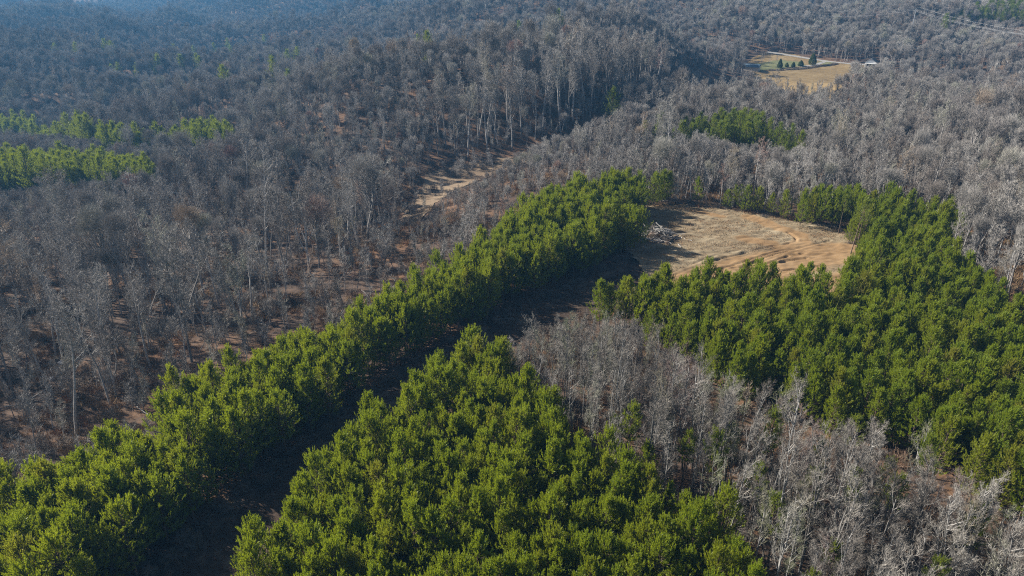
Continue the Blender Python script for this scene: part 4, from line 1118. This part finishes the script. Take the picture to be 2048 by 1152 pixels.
# weedy bank along the pasture
hb = poly([(1540, 142), (1600, 139), (1650, 132.5), (1676, 128.5)])
hp = np.concatenate([a + (b - a) * np.linspace(0, 1, 60)[:, None] for a, b in zip(hb[:-1], hb[1:])]); hp = hp + rng.normal(0, 0.5, hp.shape)
scatter('weeds', on_ground(hp[:, 0], hp[:, 1]), rng.uniform(0.4, 0.8, len(hp)), np.zeros(len(hp)), [src((BUSH[0],), 'bush_shape')], 'dark weedy bank between the lawn and the golden pasture', 'weeds', 0.1)

def utility_pole(q, H, label):
    x, y = W(*q); r = tag(empty('utility_pole', (x, y, float(terrain(x, y)))), label, 'utility pole')
    g = Geo(); g.tubes([(0, 0, -0.5)], [(0, 0, H)], [0.16], [0.11], 8); link('post', g.mesh('post', M['wood'], True), r)
    geo_obj('crossarm', lambda g: box(g, -1.1, 1.1, -0.17, -0.05, H - 0.9, H - 0.72), 'wood', r)
    for k in (-0.9, 0, 0.9): geo_obj('insulator', lambda g: g.tubes([(k, -0.11, H - 0.72)], [(k, -0.11, H - 0.5)], [0.06], [0.04], 6), 'white', r)
    return r
utility_pole((1671, 127), 8.5, 'wooden utility pole beside the gravel road, nearer the cedars')
utility_pole((1681, 126), 9.5, 'wooden utility pole beside the gravel road, nearer the white house')

# transmission line over the right hill
def at_depth(px, py, t):
    v = ray(px, py) * t
    return np.array([v[0], v[1], v[2] + CAM_H])
TA, TB, TD = LINE
def steel_pole(p, H, label):
    gz = float(terrain(p[0], p[1])); top = p[2] - gz + 1.0
    r = tag(empty('steel_pole', (p[0], p[1], gz)), label, 'steel pole')
    g = Geo(); g.tubes([(0, 0, -0.5)], [(0, 0, top)], [0.32], [0.16], 10); link('post', g.mesh('post', M['steel'], True), r)
    geo_obj('crossarm', lambda g: box(g, -2.6, 2.6, -0.1, 0.1, top - 1.1, top - 0.9), 'steel', r)
    return r
steel_pole(TB, 0, 'steel pole carrying the power wires at the crest of the wooded hill')
def wire(a, b, sag, dz, dx_, label):
    t = np.linspace(0, 1, 33)[:, None]
    p = a + (b - a) * t + np.array([dx_, 0, dz]); p[:, 2] -= (sag * 4 * t * (1 - t))[:, 0]
    g = Geo(); g.lines(p[None], 0.028, 0.028, 5)
    tag(link('power_wire', g.mesh('power_wire', M['wire'], True)), label, 'power wire', 'wires of the power line on the right hill')
for k, (dz, dx_, nm) in enumerate([(0.0, -2.4, 'lowest'), (0.1, 0.0, 'middle'), (1.6, 2.4, 'highest')]):
    wire(TA, TB, 5.5, dz, dx_, nm + ' silver power wire sagging in front of the far pine stand')
    wire(TB, TD, 7.0, dz, dx_, nm + ' silver power wire running on over the hill past the pole')

# white board, stakes, stones, brush pile
def thing_mesh(name, fn, mat, q, rz, label, cat, lift=0.0):
    x, y = W(*q); o = geo_obj(name, fn, mat); o.location = (x, y, float(terrain(x, y)) + lift); o.rotation_euler = (0, 0, rz); return tag(o, label, cat)
def board(g):
    prism(g, [(-1.1, -0.35), (0.9, -0.42), (1.15, 0.1), (0.4, 0.45), (-1.0, 0.35)], 0.15, 0.55); prism(g, [(-0.8, -0.2), (0.5, -0.25), (0.6, 0.2), (-0.7, 0.2)], 0.55, 0.75)
thing_mesh('white_board', board, 'white', (1629, 447), R(10), 'white broken board lying under the pines at the back of the clearing', 'board')
for q, H, lab in [((1411, 502), 2.7, 'thin dark stake standing in the clearing, nearer the log heap'), ((1424, 506), 3.0, 'thin dark stake standing in the clearing, farther from the log heap')]:
    thing_mesh('stake', lambda g: (g.tubes([(0, 0, -0.3)], [(0.05, 0, H)], [0.045], [0.03], 6), g.tubes([(0.0, 0, H * 0.6)], [(0.25, 0.05, H * 0.75)], [0.02], [0.01], 4)), 'wood', q, 0, lab, 'stake')
def stone(seed, w):
    rr = np.random.default_rng(seed); a = np.linspace(0, 6.28, 9)[:-1]
    ring = [(w * math.cos(t) * rr.uniform(0.7, 1.1), w * 0.7 * math.sin(t) * rr.uniform(0.7, 1.1)) for t in a]
    def fn(g): prism(g, ring, -0.2, 0.3); prism(g, [(x * 0.8, y * 0.8) for x, y in ring], 0.3, 0.42)
    return fn
for k, (q, w, lab) in enumerate([((128, 728), 1.1, 'flat pale stone between leaning grey trunks at far left'), ((140, 716), 0.9, 'smaller flat pale stone behind the other at far left'), ((104, 760), 0.7, 'small pale stone in the leaf litter at far left'),
                                 ((1604, 552), 1.0, 'pale rubble slab at the dirt edge of the clearing'), ((1460, 430), 0.7, 'small pale stone at the back edge of the clearing')]):
    thing_mesh('stone', stone(k, w), 'stone', q, k, lab, 'stone', 0.1)
bx_, by_ = W(1704, 518)
bp = np.stack([bx_ + rng.normal(0, 1.2, 14), by_ + rng.normal(0, 0.9, 14)], 1)
scatter('brush_pile', on_ground(bp[:, 0], bp[:, 1]), rng.uniform(0.5, 0.9, 14), np.full(14, 2), [src((b,), 'bush_shape') for b in BUSH], 'grey brush pile at the dirt end of the clearing', 'brush pile', 0.6)

# ------------------------------------------------------------------ the air
def add_haze(density, color, aniso):
    g = Geo(); box(g, -3200, 3200, -600, 3600, -110, 64)
    m, nt, out = new_mat('haze_air')
    pv = nt.nodes.new('ShaderNodeVolumePrincipled')
    pv.inputs['Color'].default_value = (*color, 1); pv.inputs['Density'].default_value = density; pv.inputs['Anisotropy'].default_value = aniso
    nt.links.new(pv.outputs[0], out.inputs['Volume'])
    tag(link('haze', g.mesh('haze', m)), 'thin blue haze over the far woods', kind='stuff')
add_haze(0.00028, (0.10, 0.29, 0.54), 0.2)
print('pines', len(pp), 'bare', len(bt), 'farwoods', int(rest.sum()) if hasattr(rest, 'sum') else len(rest))
